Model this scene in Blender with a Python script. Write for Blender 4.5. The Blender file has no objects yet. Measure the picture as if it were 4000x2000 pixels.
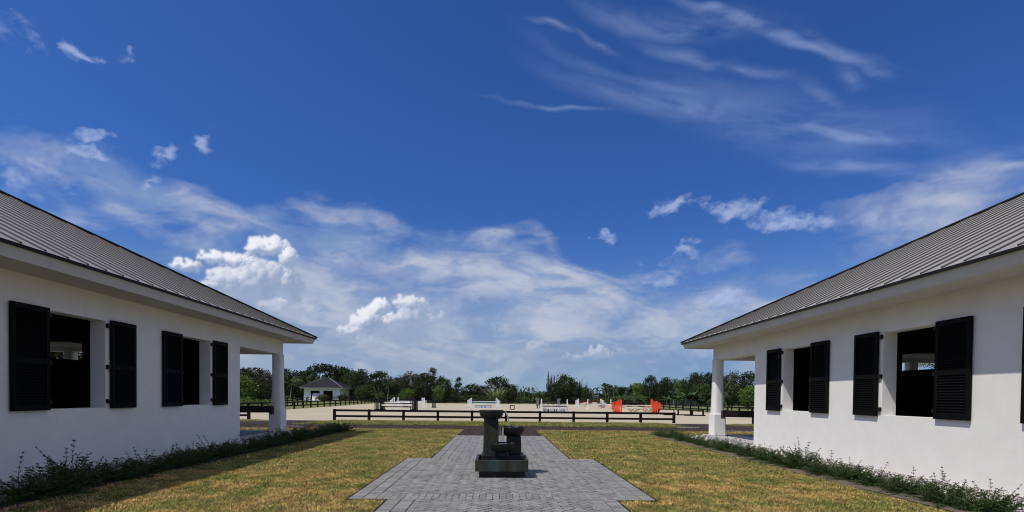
import bpy, bmesh, math, random
import numpy as np
from mathutils import Vector, Matrix
random.seed(7); rng = np.random.default_rng(11)
S = bpy.context.scene; COL = S.collection
R = math.radians
# ------------------------------------------------------------------ camera
EYE = Vector((-0.0917, 0.0, 1.6)); FPX = 1964.33
yaw, pit, rol = 0.0279, 0.0174, 0.0109
sy, cy, sp, cp = math.sin(yaw), math.cos(yaw), math.sin(pit), math.cos(pit)
r0 = Vector((cy, -sy, 0)); u0 = Vector((sy*sp, cy*sp, cp)); fw = Vector((sy*cp, cy*cp, -sp))
rv = math.cos(rol)*r0 + math.sin(rol)*u0; uv = -math.sin(rol)*r0 + math.cos(rol)*u0
cam = bpy.data.cameras.new("camera"); cam_o = bpy.data.objects.new("camera", cam); COL.objects.link(cam_o)
M = Matrix.Identity(4)
for i in range(3):
    M[i][0] = rv[i]; M[i][1] = uv[i]; M[i][2] = -fw[i]; M[i][3] = EYE[i]
cam_o.matrix_world = M
cam.sensor_width = 36.0; cam.lens = FPX/4000*36; cam.shift_y = (1583.02-1000)/4000
cam.clip_start = 0.05; cam.clip_end = 12000
S.camera = cam_o
# ------------------------------------------------------------------ exposure
S.view_settings.view_transform = 'Standard'; S.view_settings.look = 'None'
S.cycles.pixel_filter_type = 'BLACKMAN_HARRIS'; S.cycles.filter_width = 1.05
S.view_settings.exposure = 0.0; S.view_settings.gamma = 1.0
# ------------------------------------------------------------------ sun
SUN_DIR = Vector((0.545, 0.275, -1.0)).normalized()      # the way the light travels
sun = bpy.data.lights.new("sun", 'SUN'); sun.energy = 4.9; sun.angle = R(0.55); sun.color = (1.0, 0.95, 0.87)
sun_o = bpy.data.objects.new("sun", sun); COL.objects.link(sun_o)
sun_o.rotation_euler = SUN_DIR.to_track_quat('-Z', 'Y').to_euler(); sun_o.location = (-20, -10, 40)
el_s = math.asin(-SUN_DIR.z); az_s = math.atan2(-SUN_DIR.x, -SUN_DIR.y)
# ------------------------------------------------------------------ world: sky with clouds
W = bpy.data.worlds.new("World"); S.world = W; W.use_nodes = True
nt = W.node_tree; nt.nodes.clear()
SKY_STRENGTH = 0.076
class NG:
    """tiny helper for node graphs"""
    def __init__(s, tree): s.t = tree; s.x = 0
    def n(s, typ, **kw):
        a = s.t.nodes.new(typ)
        for k, v in kw.items(): setattr(a, k, v)
        return a
    def put(s, sock, v):
        if isinstance(v, bpy.types.NodeSocket): s.t.links.new(v, sock)
        elif v is not None: sock.default_value = v
    def math(s, op, a, b=None, c=None, clamp=False):
        m = s.n('ShaderNodeMath', operation=op); m.use_clamp = clamp
        s.put(m.inputs[0], a); s.put(m.inputs[1], b)
        if c is not None: s.put(m.inputs[2], c)
        return m.outputs[0]
    def vmath(s, op, a, b=None, out=0):
        m = s.n('ShaderNodeVectorMath', operation=op); s.put(m.inputs[0], a)
        if b is not None: s.put(m.inputs[1], b)
        return m.outputs[out]
    def noise(s, vec, scale, detail=4, rough=.55, dist=0, out=0):
        m = s.n('ShaderNodeTexNoise'); s.put(m.inputs['Vector'], vec); m.inputs['Scale'].default_value = scale
        m.inputs['Detail'].default_value = detail; m.inputs['Roughness'].default_value = rough; m.inputs['Distortion'].default_value = dist
        return m.outputs[out]
    def map(s, v, a, b, c=0., d=1., smooth=False):
        m = s.n('ShaderNodeMapRange'); m.interpolation_type = 'SMOOTHSTEP' if smooth else 'LINEAR'; m.clamp = True
        s.put(m.inputs[0], v); m.inputs[1].default_value = a; m.inputs[2].default_value = b; s.put(m.inputs[3], c); s.put(m.inputs[4], d)
        return m.outputs[0]
    def mix(s, f, a, b, blend='MIX'):
        m = s.n('ShaderNodeMix', data_type='RGBA', blend_type=blend); s.put(m.inputs[0], f)
        s.put(m.inputs[6], col(a) if isinstance(a, tuple) else a); s.put(m.inputs[7], col(b) if isinstance(b, tuple) else b)
        return m.outputs[2]
    def mapping(s, v, loc=(0, 0, 0), rot=(0, 0, 0), scale=(1, 1, 1), typ='POINT'):
        m = s.n('ShaderNodeMapping', vector_type=typ); s.put(m.inputs[0], v)
        m.inputs[1].default_value = loc; m.inputs[2].default_value = rot; m.inputs[3].default_value = scale
        return m.outputs[0]
def col(c): return tuple(c) + (1.0,) if len(c) == 3 else tuple(c)
g = NG(nt)
out = g.n('ShaderNodeOutputWorld'); bg = g.n('ShaderNodeBackground'); bg.inputs[1].default_value = SKY_STRENGTH
nt.links.new(bg.outputs[0], out.inputs[0])
sky = g.n('ShaderNodeTexSky'); sky.sky_type = 'NISHITA'; sky.sun_disc = False
sky.sun_elevation = el_s; sky.sun_rotation = az_s; sky.altitude = 0; sky.air_density = 1.0; sky.dust_density = 0.3; sky.ozone_density = 1.6
hs = g.n('ShaderNodeHueSaturation'); hs.inputs['Saturation'].default_value = 1.0; hs.inputs['Value'].default_value = 1.0
g.put(hs.inputs['Color'], g.mix(1.0, sky.outputs[0], (.35, .69, 1.34), 'MULTIPLY')); c = hs.outputs[0]
nt.links.new(c, bg.inputs[0])
try: W.cycles.sampling_method = 'MANUAL'; W.cycles.sample_map_resolution = 512
except Exception: pass

# ------------------------------------------------------------------ helpers
MATS = {}
def mat(name, base=(.5, .5, .5), rough=.7, spec=.3, metal=0., bump=0., bscale=40., var=0., vscale=3., var2=None, island=0., objrand=0., stretch=(1, 1, 1), detail=6, transl=0.):
    """procedural material: base colour varied by noise, by mesh island, by object"""
    m = bpy.data.materials.new(name); m.use_nodes = True; t = m.node_tree; gg = NG(t)
    b = t.nodes['Principled BSDF']; b.inputs['Roughness'].default_value = rough
    b.inputs['Specular IOR Level'].default_value = spec; b.inputs['Metallic'].default_value = metal
    tc = gg.n('ShaderNodeTexCoord'); pos = gg.mapping(tc.outputs['Object'], scale=stretch)
    c = col(base)
    if var2 is not None:
        c = gg.mix(gg.map(gg.noise(pos, vscale, detail, .6), .41, .59), base, var2)
    if var:
        f = gg.map(gg.noise(pos, vscale*2.7, detail, .65), .33, .67, 1-var, 1+var)
        vm = gg.n('ShaderNodeVectorMath', operation='SCALE'); gg.put(vm.inputs[0], c if not isinstance(c, tuple) else c[:3]); gg.put(vm.inputs[3], f); c = vm.outputs[0]
    if island:
        geo = gg.n('ShaderNodeNewGeometry'); f = gg.map(geo.outputs['Random Per Island'], 0, 1, 1-island, 1+island)
        vm = gg.n('ShaderNodeVectorMath', operation='SCALE'); gg.put(vm.inputs[0], c if not isinstance(c, tuple) else c[:3]); gg.put(vm.inputs[3], f); c = vm.outputs[0]
    if objrand:
        oi = gg.n('ShaderNodeObjectInfo'); f = gg.map(oi.outputs['Random'], 0, 1, 1-objrand, 1+objrand)
        vm = gg.n('ShaderNodeVectorMath', operation='SCALE'); gg.put(vm.inputs[0], c if not isinstance(c, tuple) else c[:3]); gg.put(vm.inputs[3], f); c = vm.outputs[0]
    gg.put(b.inputs['Base Color'], c)
    if bump:
        bn = gg.n('ShaderNodeBump'); bn.inputs['Strength'].default_value = 1.0; bn.inputs['Distance'].default_value = bump
        gg.put(bn.inputs['Height'], gg.noise(pos, bscale, 6, .6)); gg.put(b.inputs['Normal'], bn.outputs[0])
    if transl:
        tr = gg.n('ShaderNodeBsdfTranslucent'); gg.put(tr.inputs[0], c); ms = gg.n('ShaderNodeMixShader'); ms.inputs[0].default_value = transl
        t.links.new(b.outputs[0], ms.inputs[1]); t.links.new(tr.outputs[0], ms.inputs[2]); t.links.new(ms.outputs[0], t.nodes['Material Output'].inputs[0])
    MATS[name] = m; return m
class MB:
    """collects shapes, then links them as ONE mesh object"""
    def __init__(s): s.v = []; s.f = []
    def add(s, vs, fs):
        o = len(s.v); s.v += [tuple(v) for v in vs]; s.f += [tuple(i+o for i in f) for f in fs]; return s
    def box(s, x0, x1, y0, y1, z0, z1):
        x0, x1 = min(x0, x1), max(x0, x1); y0, y1 = min(y0, y1), max(y0, y1)
        return s.add([(x0, y0, z0), (x1, y0, z0), (x1, y1, z0), (x0, y1, z0), (x0, y0, z1), (x1, y0, z1), (x1, y1, z1), (x0, y1, z1)],
                     [(0, 3, 2, 1), (4, 5, 6, 7), (0, 1, 5, 4), (1, 2, 6, 5), (2, 3, 7, 6), (3, 0, 4, 7)])
    def bar(s, a, b, w, h=None, up=(0, 0, 1), w2=None):
        """box beam from a to b, w wide and h high"""
        h = h or w; a = Vector(a); b = Vector(b); d = (b-a).normalized(); u = Vector(up)
        if abs(d.dot(u)) > .98: u = Vector((1, 0, 0))
        r = d.cross(u).normalized(); u = r.cross(d); k2 = (w2/w) if w2 else 1
        vs = [a+r*i*w/2+u*j*h/2 for i, j in ((-1, -1), (1, -1), (1, 1), (-1, 1))] + [b+r*i*w/2*k2+u*j*h/2*k2 for i, j in ((-1, -1), (1, -1), (1, 1), (-1, 1))]
        return s.add(vs, [(0, 3, 2, 1), (4, 5, 6, 7), (0, 1, 5, 4), (1, 2, 6, 5), (2, 3, 7, 6), (3, 0, 4, 7)])
    def tube(s, pts, rad, n=8):
        pts = [Vector(p) for p in pts]; N = len(pts); rad = rad if hasattr(rad, '__len__') else [rad]*N; vs = []; fs = []
        for i, p in enumerate(pts):
            d = (pts[min(i+1, N-1)]-pts[max(i-1, 0)]).normalized(); u = Vector((0, 0, 1)) if abs(d.z) < .9 else Vector((1, 0, 0))
            a = d.cross(u).normalized(); b = a.cross(d)
            vs += [p+(a*math.cos(t)+b*math.sin(t))*rad[i] for t in [2*math.pi*k_/n for k_ in range(n)]]
        for i in range(N-1):
            for k_ in range(n): fs.append((i*n+k_, i*n+(k_+1) % n, (i+1)*n+(k_+1) % n, (i+1)*n+k_))
        fs.append(tuple(range(n))[::-1]); fs.append(tuple((N-1)*n+k_ for k_ in range(n)))
        return s.add(vs, fs)
    def lathe(s, prof, c=(0, 0), n=40, close=True):
        vs = []; fs = []; m = len(prof)
        for k_ in range(n):
            t = 2*math.pi*k_/n
            vs += [(c[0]+r*math.cos(t), c[1]+r*math.sin(t), z) for r, z in prof]
        for k_ in range(n):
            for i in range(m-1): fs.append((k_*m+i, ((k_+1) % n)*m+i, ((k_+1) % n)*m+i+1, k_*m+i+1))
        return s.add(vs, fs)
    def poly(s, pts, z0, z1):
        n = len(pts)
        return s.add([(x, y, z0) for x, y in pts]+[(x, y, z1) for x, y in pts], [tuple(range(n))[::-1], tuple(range(n, 2*n))]+[(i, (i+1) % n, n+(i+1) % n, n+i) for i in range(n)])
    def prism(s, pts, y0, y1, axis='y'):
        """outline in x-z given thickness along y"""
        n = len(pts)
        return s.add([(x, y0, z) for x, z in pts]+[(x, y1, z) for x, z in pts], [tuple(range(n)), tuple(range(n, 2*n))[::-1]]+[(i, n+i, n+(i+1) % n, (i+1) % n) for i in range(n)])
    def build(s, name, m, parent=None, loc=None, smooth=False, bevel=0):
        me = bpy.data.meshes.new(name); me.from_pydata(s.v, [], s.f); me.update()
        if bevel or True:
            bm = bmesh.new(); bm.from_mesh(me); bmesh.ops.recalc_face_normals(bm, faces=bm.faces); bm.to_mesh(me); bm.free()
        o = bpy.data.objects.new(name, me); COL.objects.link(o)
        ml = m if isinstance(m, (list, tuple)) else [m]
        for q in ml: me.materials.append(q)
        if smooth: me.shade_smooth() if hasattr(me, 'shade_smooth') else None
        if bevel:
            b = o.modifiers.new('bevel', 'BEVEL'); b.width = bevel; b.segments = 2; b.limit_method = 'ANGLE'; b.angle_limit = R(40)
        if parent is not None: o.parent = parent
        if loc is not None: o.location = loc
        return o
def tag(o, label=None, cat=None, group=None, kind=None):
    if label: o['label'] = label
    if cat: o['category'] = cat
    if group: o['group'] = group
    if kind: o['kind'] = kind
    return o
def empty(name, loc=(0, 0, 0), rz=0, label=None, cat=None, group=None):
    o = bpy.data.objects.new(name, None); COL.objects.link(o); o.location = loc; o.rotation_euler = (0, 0, rz); o.empty_display_size = .3
    return tag(o, label, cat, group)
def kids(o): return [c_ for c_ in bpy.data.objects if c_.parent == o]
def copy_tree(o, parent=None):
    c_ = o.copy(); COL.objects.link(c_)
    if parent is not None: c_.parent = parent
    for ch in KIDS.get(o.name) or kids(o): copy_tree(ch, c_)
    return c_
KIDS = {}
def raw_mesh(name, verts, faces_n, idx, m, parent=None, smooth=False):
    """fast mesh from numpy: verts (N,3), faces all with faces_n corners, idx flat"""
    me = bpy.data.meshes.new(name); nv = len(verts); nf = len(idx)//faces_n
    me.vertices.add(nv); me.vertices.foreach_set('co', np.asarray(verts, np.float32).ravel())
    me.loops.add(len(idx)); me.loops.foreach_set('vertex_index', np.asarray(idx, np.int32))
    me.polygons.add(nf); me.polygons.foreach_set('loop_start', np.arange(0, len(idx), faces_n, dtype=np.int32))
    me.polygons.foreach_set('loop_total', np.full(nf, faces_n, np.int32)); me.update(calc_edges=True)
    me.materials.append(m); o = bpy.data.objects.new(name, me); COL.objects.link(o)
    if parent is not None: o.parent = parent
    return o
def struct(o, label=None): return tag(o, label, kind='structure')
def leaf_quads(cs, size, asp=2.2, flat_=0.0, aim=None):
    """random oriented diamond leaves at centres cs -> verts, idx"""
    n = len(cs); d = rng.normal(size=(n, 3)) if aim is None else aim + rng.normal(size=(n, 3))*.35
    d[:, 2] *= (1-flat_); d /= np.linalg.norm(d, axis=1)[:, None]+1e-9
    w = rng.normal(size=(n, 3)); w = np.cross(d, w); w /= np.linalg.norm(w, axis=1)[:, None]+1e-9
    s_ = (size*rng.uniform(.6, 1.4, n))[:, None]
    v = np.stack([cs-d*s_/2, cs+w*s_/2/asp, cs+d*s_/2, cs-w*s_/2/asp], 1).reshape(-1, 3)
    return v, np.arange(4*n)

# ------------------------------------------------------------------ clouds: a high shell of thin cloud and cumulus, computed in azimuth / elevation
CLOUDS = {
'CB':[(-25.55,10.88,4.47,1.94,5.7,1),(-23.06,8.6,2.28,1.61,4.4,0.5),(-25.01,11.56,3.55,1.86,5.9,1),(-28.33,10.04,2.44,1.14,6.1,0.8),(-22.47,10.96,1.53,2.39,5.3,0.95),(-11.93,7.17,3.38,1.12,2.1,0.9),(-7.81,8.28,2.92,1.31,1.8,0.6),(-9.35,8.57,2.64,1.82,2.1,0.75),(-15.49,6.16,2.09,0.6,2.4,0.6)],
'CU':[(-31.29,11.88,1.57,0.72,8,1),(-28.84,12.89,1.72,0.81,7.8,1),(-26.96,13.03,1.64,0.83,7.3,1),(-25.49,14.46,1.09,0.98,7.6,1),(-23.75,14.76,1.73,1.07,7.1,1),(-22.33,13.98,1.07,1.16,6.4,1),(-15.91,6.78,1.87,0.85,2.7,0.9),(-14.47,8.08,1.77,1.36,2.8,1),(-13.22,9.46,1.27,1.1,3,1),(-9.8,10.19,2.01,1.03,2.4,0.75),(-11.93,8.25,1.72,0.95,2.5,0.7),(9.05,4.44,2.21,0.53,-0,0.9),(11.03,5.06,1.49,0.8,-0.3,1),(12.57,4.79,1.3,0.53,-0.3,0.8),(4.42,5.68,1.53,0.8,0.3,0.5),(13.15,3.46,0.95,0.35,-0.1,0.7),(17.08,3.89,1.17,0.35,-0.5,0.5),(21.12,3.17,1.04,0.51,-0.5,0.75),(17.51,2.89,0.58,0.52,-0.2,0.5),(6.16,3.09,2.46,0.45,20.3,0.4),(13.64,5.4,0.6,0.31,-0.5,0.7)],
'AC':[(-43.45,26.98,0.97,0.87,-27.7,0.35),(-43.61,17.29,1.58,1.19,4,0.22),(25.21,18.63,3.23,1.53,-16.8,0.95),(19.3,19.74,2.11,0.76,-5.6,0.8),(30.99,16.95,4.25,0.94,-4.7,0.8),(29.24,17.63,3.12,0.72,-8.4,0.6),(20.4,15.09,2.35,0.57,7.3,0.7),(24.6,10.41,3.18,0.72,-3.9,0.75),(19.01,13.18,2.43,1.23,-3.6,0.4),(-32.69,21.11,1.19,0.69,39.9,0.8),(-34.05,18.98,1.31,0.43,27.5,0.6),(-37.86,19.29,2.02,0.45,1.2,0.6),(-38.38,20.89,1.34,0.48,16,0.5),(-29.68,22.13,0.88,0.63,-8.1,0.55),(-39.73,27.01,0.7,0.54,-7,0.6),(-38.7,27.17,0.59,0.36,-1.2,0.4),(-36,27.93,0.88,0.44,-7.3,0.5),(-38.65,18.25,1.1,0.31,14.6,0.4),(37.66,15.7,1.61,0.54,-10.3,0.35),(12.16,17.5,1.14,0.2,-11.8,0.5)],
'VE':[(-0.26,12.08,18.91,2.69,-3.8,0.95),(13.56,11.13,9.98,1.87,-10.4,0.9),(-9.16,12.84,9.8,2.11,1.9,0.7),(4.32,6.21,19.59,2.06,-0.7,0.7),(-19.53,7.21,10.86,3.75,2.7,0.6),(17.46,6.55,10.21,1.72,-1.8,0.45),(-33.46,14.35,9.83,1.96,-7.1,0.62),(-17.57,12.68,7.12,2.86,4.1,0.6),(-19.93,9.65,6.94,3.7,3.8,0.6),(-3.41,12.22,12.58,1.46,-3.5,0.8),(10.04,13.13,11.09,1.44,-9.1,0.85),(1.97,14.45,6.73,1.1,-0.3,0.55),(17.38,11.2,5.73,1.08,-10.9,0.6),(-11.32,11.89,8.81,2.54,2.4,0.5),(3.39,8.86,13.2,2.66,-0.7,0.55),(15.31,8.74,10.47,2.15,-2.3,0.45),(-0.2,6.17,18.49,2.24,-0.2,0.5),(-15.48,3.59,18.48,2.59,1.1,0.55),(-4.67,3.41,15.72,2.24,0.5,0.4),(10.89,14.77,6.86,0.83,-2.6,0.4),(25.72,11.52,6.64,2.41,5.6,0.4),(28.99,12.4,4.36,0.78,4.8,0.35),(-23.35,5.76,7.87,3.26,2.9,0.5),(42.06,16.29,5.13,1.31,1.6,0.38),(45.01,17.42,3.23,1.24,4.1,0.42)],
'CI':[(19,34.98,7.58,0.73,-13.9,0.55),(27.49,32.56,9.35,0.46,-26.6,1.15),(34,29.31,3.79,0.41,-36.4,0.6),(21.46,32.06,4.79,0.47,-21.5,0.5),(24.2,31.01,5.4,0.41,-23.1,0.6),(19.13,28.64,10.24,0.84,-16.3,0.45),(28.72,25.82,11.14,1.26,-20.7,0.3),(33.16,24.12,7.61,0.46,-20.1,1.2),(38.1,22.34,2.56,0.39,-34.4,0.7),(35.44,21.07,5.79,0.57,-18.9,0.8),(39.58,19.35,3.77,0.66,-25.8,0.6),(42.53,18.34,3.03,0.92,-14.3,0.5),(4.9,29.7,5.33,0.17,-5.1,0.55),(5.69,35.85,2.22,0.23,-7.3,0.7),(10.56,34.81,2.14,0.21,-19.2,0.6),(34.36,27.49,1.39,0.49,-53.4,0.45),(32.46,26.6,2.15,0.39,-37.6,0.35),(17.04,30.65,7,0.44,-18.4,0.3),(44.51,18.43,2.9,0.8,-0.7,0.6)],
}

def vnoise(x, y, seed):
    """smooth lattice noise, 0..1"""
    xi = np.floor(x).astype(np.int64); yi = np.floor(y).astype(np.int64); fx = x-xi; fy = y-yi
    fx = fx*fx*fx*(fx*(fx*6-15)+10); fy = fy*fy*fy*(fy*(fy*6-15)+10)
    def h(a, b):
        n = (a*374761393 + b*668265263 + seed*974634777) & 0xffffffff
        n = ((n ^ (n >> 13))*1274126177) & 0xffffffff
        return ((n ^ (n >> 16)) & 0xffff)/65535.0
    return (h(xi, yi)*(1-fx)+h(xi+1, yi)*fx)*(1-fy)+(h(xi, yi+1)*(1-fx)+h(xi+1, yi+1)*fx)*fy
def fbm(x, y, scale, oct_=5, rough=.55, seed=1):
    v = 0; a = 1; t = 0; c_, s_ = math.cos(.6), math.sin(.6); x = x*scale; y = y*scale
    for i in range(oct_):
        v = v + a*vnoise(x, y, seed+i*17); t += a; a *= rough; x, y = (x*c_-y*s_)*2.03+5.1, (x*s_+y*c_)*2.03+1.7
    return v/t
def sstep(v, a, b):
    t = np.clip((v-a)/(b-a), 0, 1); return t*t*(3-2*t)
def prims(x, y, L):
    acc = np.full(x.shape, -3.0)
    for (a, e, ra, rb, an, s_) in L:
        c_, s2 = math.cos(R(an)), math.sin(R(an)); dx = x-a; dy = y-e
        r = np.hypot((dx*c_+dy*s2)/ra, (-dx*s2+dy*c_)/rb); acc = np.maximum(acc, s_*(1-r))
    return acc
STEP = .115
gx = np.arange(-58, 58, STEP); gy = np.arange(-.5, 46, STEP); AZ, EL = np.meshgrid(gx, gy)
def warp(x, y, scale, amp, seed, sx=1., sy_=1., o=4):
    return x+(fbm(x*sx, y*sy_, scale, o, .55, seed)-.5)*2*amp, y+(fbm(x*sx, y*sy_, scale, o, .55, seed+50)-.5)*2*amp
# colour C and opacity A are built up layer on layer
C = np.zeros(AZ.shape+(3,)); A = np.zeros(AZ.shape)
def over(c_, a_):
    global C, A
    c_ = np.asarray(c_)
    if c_.ndim == 1: c_ = c_[None, None, :]
    na = a_+A*(1-a_); C = (c_*a_[..., None]+C*(A*(1-a_))[..., None])/np.maximum(na, 1e-5)[..., None]; A = na
def lerp(a, b, t): return np.asarray(a)*(1-t[..., None])+np.asarray(b)*t[..., None]
# veil
over((.205, .29, .435), sstep(EL, 19, -1)*.86)
over((.44, .475, .54), sstep(EL, 14, -1)*.72*sstep(AZ, 26, -14))
wx, wy = warp(AZ, EL, .09, 7, 3, .5, 1.2); wx, wy = warp(wx, wy, .35, 1.3, 9, .5, 1.4)
fv = prims(wx, wy, CLOUDS['VE'])
wx2, wy2 = warp(AZ, EL, .22, 2.2, 21, .5, 1.3)
nv = fbm(wx2*.30, wy2, .42, 7, .62, 31)
dv = sstep(fv*1.3+(nv-.5)*1.6, -.55, 1.0)*.82
band = sstep(EL, 15, 1)*.30
over(lerp((.24, .35, .56), (.55, .59, .68), sstep(fbm(wx2*.4, wy2, .35, 6, .6, 77), .30, .66)), np.maximum(dv, band*(.6+.4*sstep(nv, .3, .65))))
# cirrus fibres, combed along their own streak
def comb(x, y, ang):
    c_, s2 = math.cos(R(ang)), math.sin(R(ang)); return x*c_+y*s2, -x*s2+y*c_
wx, wy = warp(AZ, EL, .14, 1.5, 41, .5, 1.0)
fc = prims(wx, wy, CLOUDS['CI'])
bx = AZ+(fbm(AZ, EL, .07, 3, .5, 44)-.5)*5; by = EL+(fbm(AZ*.5, EL, .08, 3, .45, 45)-.5)*4.5
cu_, cv_ = comb(bx, by, -14)
nc = fbm(cu_*.16, cv_, .8, 7, .6, 51)*.55+fbm(cu_*.4, cv_, .35, 6, .6, 52)*.45
dc = sstep(fc, -.55, .95)*sstep(nc, .24, .66)*.56
over((.34, .44, .72), dc)
# ragged middle-level patches
wx, wy = warp(AZ, EL, .30, 1.5, 61, .8, 1.2, 5); wx, wy = warp(wx, wy, 1.4, .5, 67, .8, 1.2, 4)
fa = prims(wx, wy, CLOUDS['AC'])
na_ = fbm(AZ*.7, EL, .9, 7, .64, 71)
da = sstep(fa+(na_-.5)*1.7, -.15, .85)*.66
over((.44, .54, .78), da)
# cumulus: piles of overlapping puffs lit from the upper left
rc = np.random.default_rng(5)
H = np.full(AZ.shape, -9.0); NX = np.zeros(AZ.shape); NY = np.zeros(AZ.shape); NZ = np.zeros(AZ.shape); SOFT = np.zeros(AZ.shape); BODY = np.zeros(AZ.shape)
wx, wy = warp(AZ, EL, 1.1, .34, 81, 1, 1, 4)
def puff(cx, cy, cz, r, s_, hb):
    i0 = np.searchsorted(gy, cy-r-1.2); i1 = np.searchsorted(gy, cy+r+1.2); j0 = np.searchsorted(gx, cx-r-1.2); j1 = np.searchsorted(gx, cx+r+1.2)
    if i1 <= i0 or j1 <= j0: return
    sl = (slice(i0, i1), slice(j0, j1)); dx = (wx[sl]-cx)/r; dy = (wy[sl]-cy)/r; d2 = dx*dx+dy*dy
    inside = d2 < 1; z = np.sqrt(np.maximum(1-d2, 0)); h = cz+z*r
    up = inside & (h > H[sl])
    H[sl] = np.where(up, h, H[sl]); NX[sl] = np.where(up, dx, NX[sl]); NY[sl] = np.where(up, dy, NY[sl]); NZ[sl] = np.where(up, z, NZ[sl])
    SOFT[sl] = np.maximum(SOFT[sl], np.where(inside, s_*np.clip(z*2.2, 0, 1), 0)); BODY[sl] = np.where(up, hb, BODY[sl])
for (a, e, ra, rb, an, s_, top) in [p+(0,) for p in CLOUDS['CB']]+[p+(1,) for p in CLOUDS['CU']]:
    n = int(46+ra*rb*16)
    for k_ in range(n):
        t = rc.uniform(0, 2*math.pi); q = math.sqrt(rc.uniform(0, 1)); u = q*math.cos(t); v = q*math.sin(t)
        if v < -.55: v = -.55+(v+.55)*.3
        r = min(ra, rb)*rc.uniform(.16, .40)*(1.15-.55*q)
        puff(a+u*ra*.92, e+v*rb*.88, (1-q*q)*min(ra, rb)*(.9 if top else .55)+(.35 if top else 0), r, s_, v*.8-.3*u+(.45 if top else -.75))
n3 = np.stack([NX, NY, NZ], -1); n3 /= np.linalg.norm(n3, axis=-1)[..., None]+1e-6
gh = np.where(H > -8, H, 0)
for _ in range(14): gh = (gh+np.roll(gh, 1, 0)+np.roll(gh, -1, 0)+np.roll(gh, 1, 1)+np.roll(gh, -1, 1))/5
by_, bx_ = np.gradient(gh, STEP); big = np.stack([-bx_, -by_, np.full(bx_.shape, .55)], -1); big /= np.linalg.norm(big, axis=-1)[..., None]
Ls = np.array([-.62, .66, .42]); Ls /= np.linalg.norm(Ls)
lam = .38*(n3@Ls)+.62*(big@Ls)+(fbm(AZ, EL, 2.2, 5, .6, 95)-.5)*.35
# big shading: the lower right of each mass is turned from the sun
lit = (sstep(lam+BODY*.46, -.10, 1.20)**1.05)*sstep(EL, 2.5, 10)*.98+.02
sh = lerp((.23, .32, .50), (.37, .45, .62), fbm(AZ, EL, .7, 4, .6, 97))
ccol = lerp(sh, (.90, .91, .97), np.clip(lit, 0, 1))
al = np.clip(SOFT, 0, 1)
for _ in range(2): al = (al*2+np.roll(al, 1, 0)+np.roll(al, -1, 0)+np.roll(al, 1, 1)+np.roll(al, -1, 1))/6
over(ccol, np.clip(al*sstep(fbm(AZ, EL, 1.0, 5, .6, 99)+al*.75, .25, .7), 0, 1)*.95*sstep(EL, 1.5, 4.5))
ex, ey = np.minimum(AZ+58, 58-AZ), np.minimum(EL+1, 46-EL); A *= sstep(ex, 0, 6)*sstep(ey, 0, 6)**.5
RD = 6000.0; ra_, re_ = np.radians(AZ), np.radians(EL)
V_ = np.stack([RD*np.cos(re_)*np.sin(ra_)+EYE.x, RD*np.cos(re_)*np.cos(ra_), RD*np.sin(re_)+1.6], -1).reshape(-1, 3)
ny, nx = AZ.shape; ii = (np.arange(ny-1)[:, None]*nx+np.arange(nx-1)[None, :]).ravel()
idx = np.stack([ii, ii+1, ii+nx+1, ii+nx], 1).ravel()
sm = bpy.data.materials.new('cloud_shell'); sm.use_nodes = True; t_ = sm.node_tree; t_.nodes.clear(); gg = NG(t_)
at = gg.n('ShaderNodeVertexColor'); at.layer_name = 'cloud'
em = gg.n('ShaderNodeEmission'); tr = gg.n('ShaderNodeBsdfTransparent'); mx = gg.n('ShaderNodeMixShader'); mo = gg.n('ShaderNodeOutputMaterial')
t_.links.new(at.outputs[0], em.inputs[0]); t_.links.new(at.outputs[1], mx.inputs[0]); t_.links.new(tr.outputs[0], mx.inputs[1]); t_.links.new(em.outputs[0], mx.inputs[2]); t_.links.new(mx.outputs[0], mo.inputs[0])
try: sm.cycles.emission_sampling = 'NONE'
except Exception: pass
sky_o = raw_mesh('sky', V_, 4, idx, sm)
ca_ = sky_o.data.color_attributes.new('cloud', 'FLOAT_COLOR', 'POINT')
ca_.data.foreach_set('color', np.concatenate([C, A[..., None]], -1).astype(np.float32).ravel())
tag(sky_o, kind='structure'); del V_, C
# the rest of the dome, out of the frame: broken white cloud all round, added to neutralise the ambient light
a2 = np.radians(np.arange(-180, 181, 2.0)); e2 = np.radians(np.arange(0, 91, 2.0)); AA, EE = np.meshgrid(a2, e2); AD, ED = np.degrees(AA), np.degrees(EE)
n2 = fbm(AD*np.cos(EE*.8), ED, .045, 5, .55, 301); al2 = sstep(n2, .40, .62)*.50
al2 *= np.maximum(sstep(np.abs(AD), 54, 64), sstep(ED, 42, 50))
RD2 = 6100.0; V_ = np.stack([RD2*np.cos(EE)*np.sin(AA), RD2*np.cos(EE)*np.cos(AA), RD2*np.sin(EE)], -1).reshape(-1, 3); ny, nx = AA.shape
ii = (np.arange(ny-1)[:, None]*nx+np.arange(nx-1)[None, :]).ravel(); fill_sky = raw_mesh('sky', V_, 4, np.stack([ii, ii+1, ii+nx+1, ii+nx], 1).ravel(), sm)
c2 = fill_sky.data.color_attributes.new('cloud', 'FLOAT_COLOR', 'POINT')
c2.data.foreach_set('color', np.concatenate([np.broadcast_to(np.array([.86, .85, .84]), AA.shape+(3,)), al2[..., None]], -1).astype(np.float32).ravel()); tag(fill_sky, kind='structure')
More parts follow.
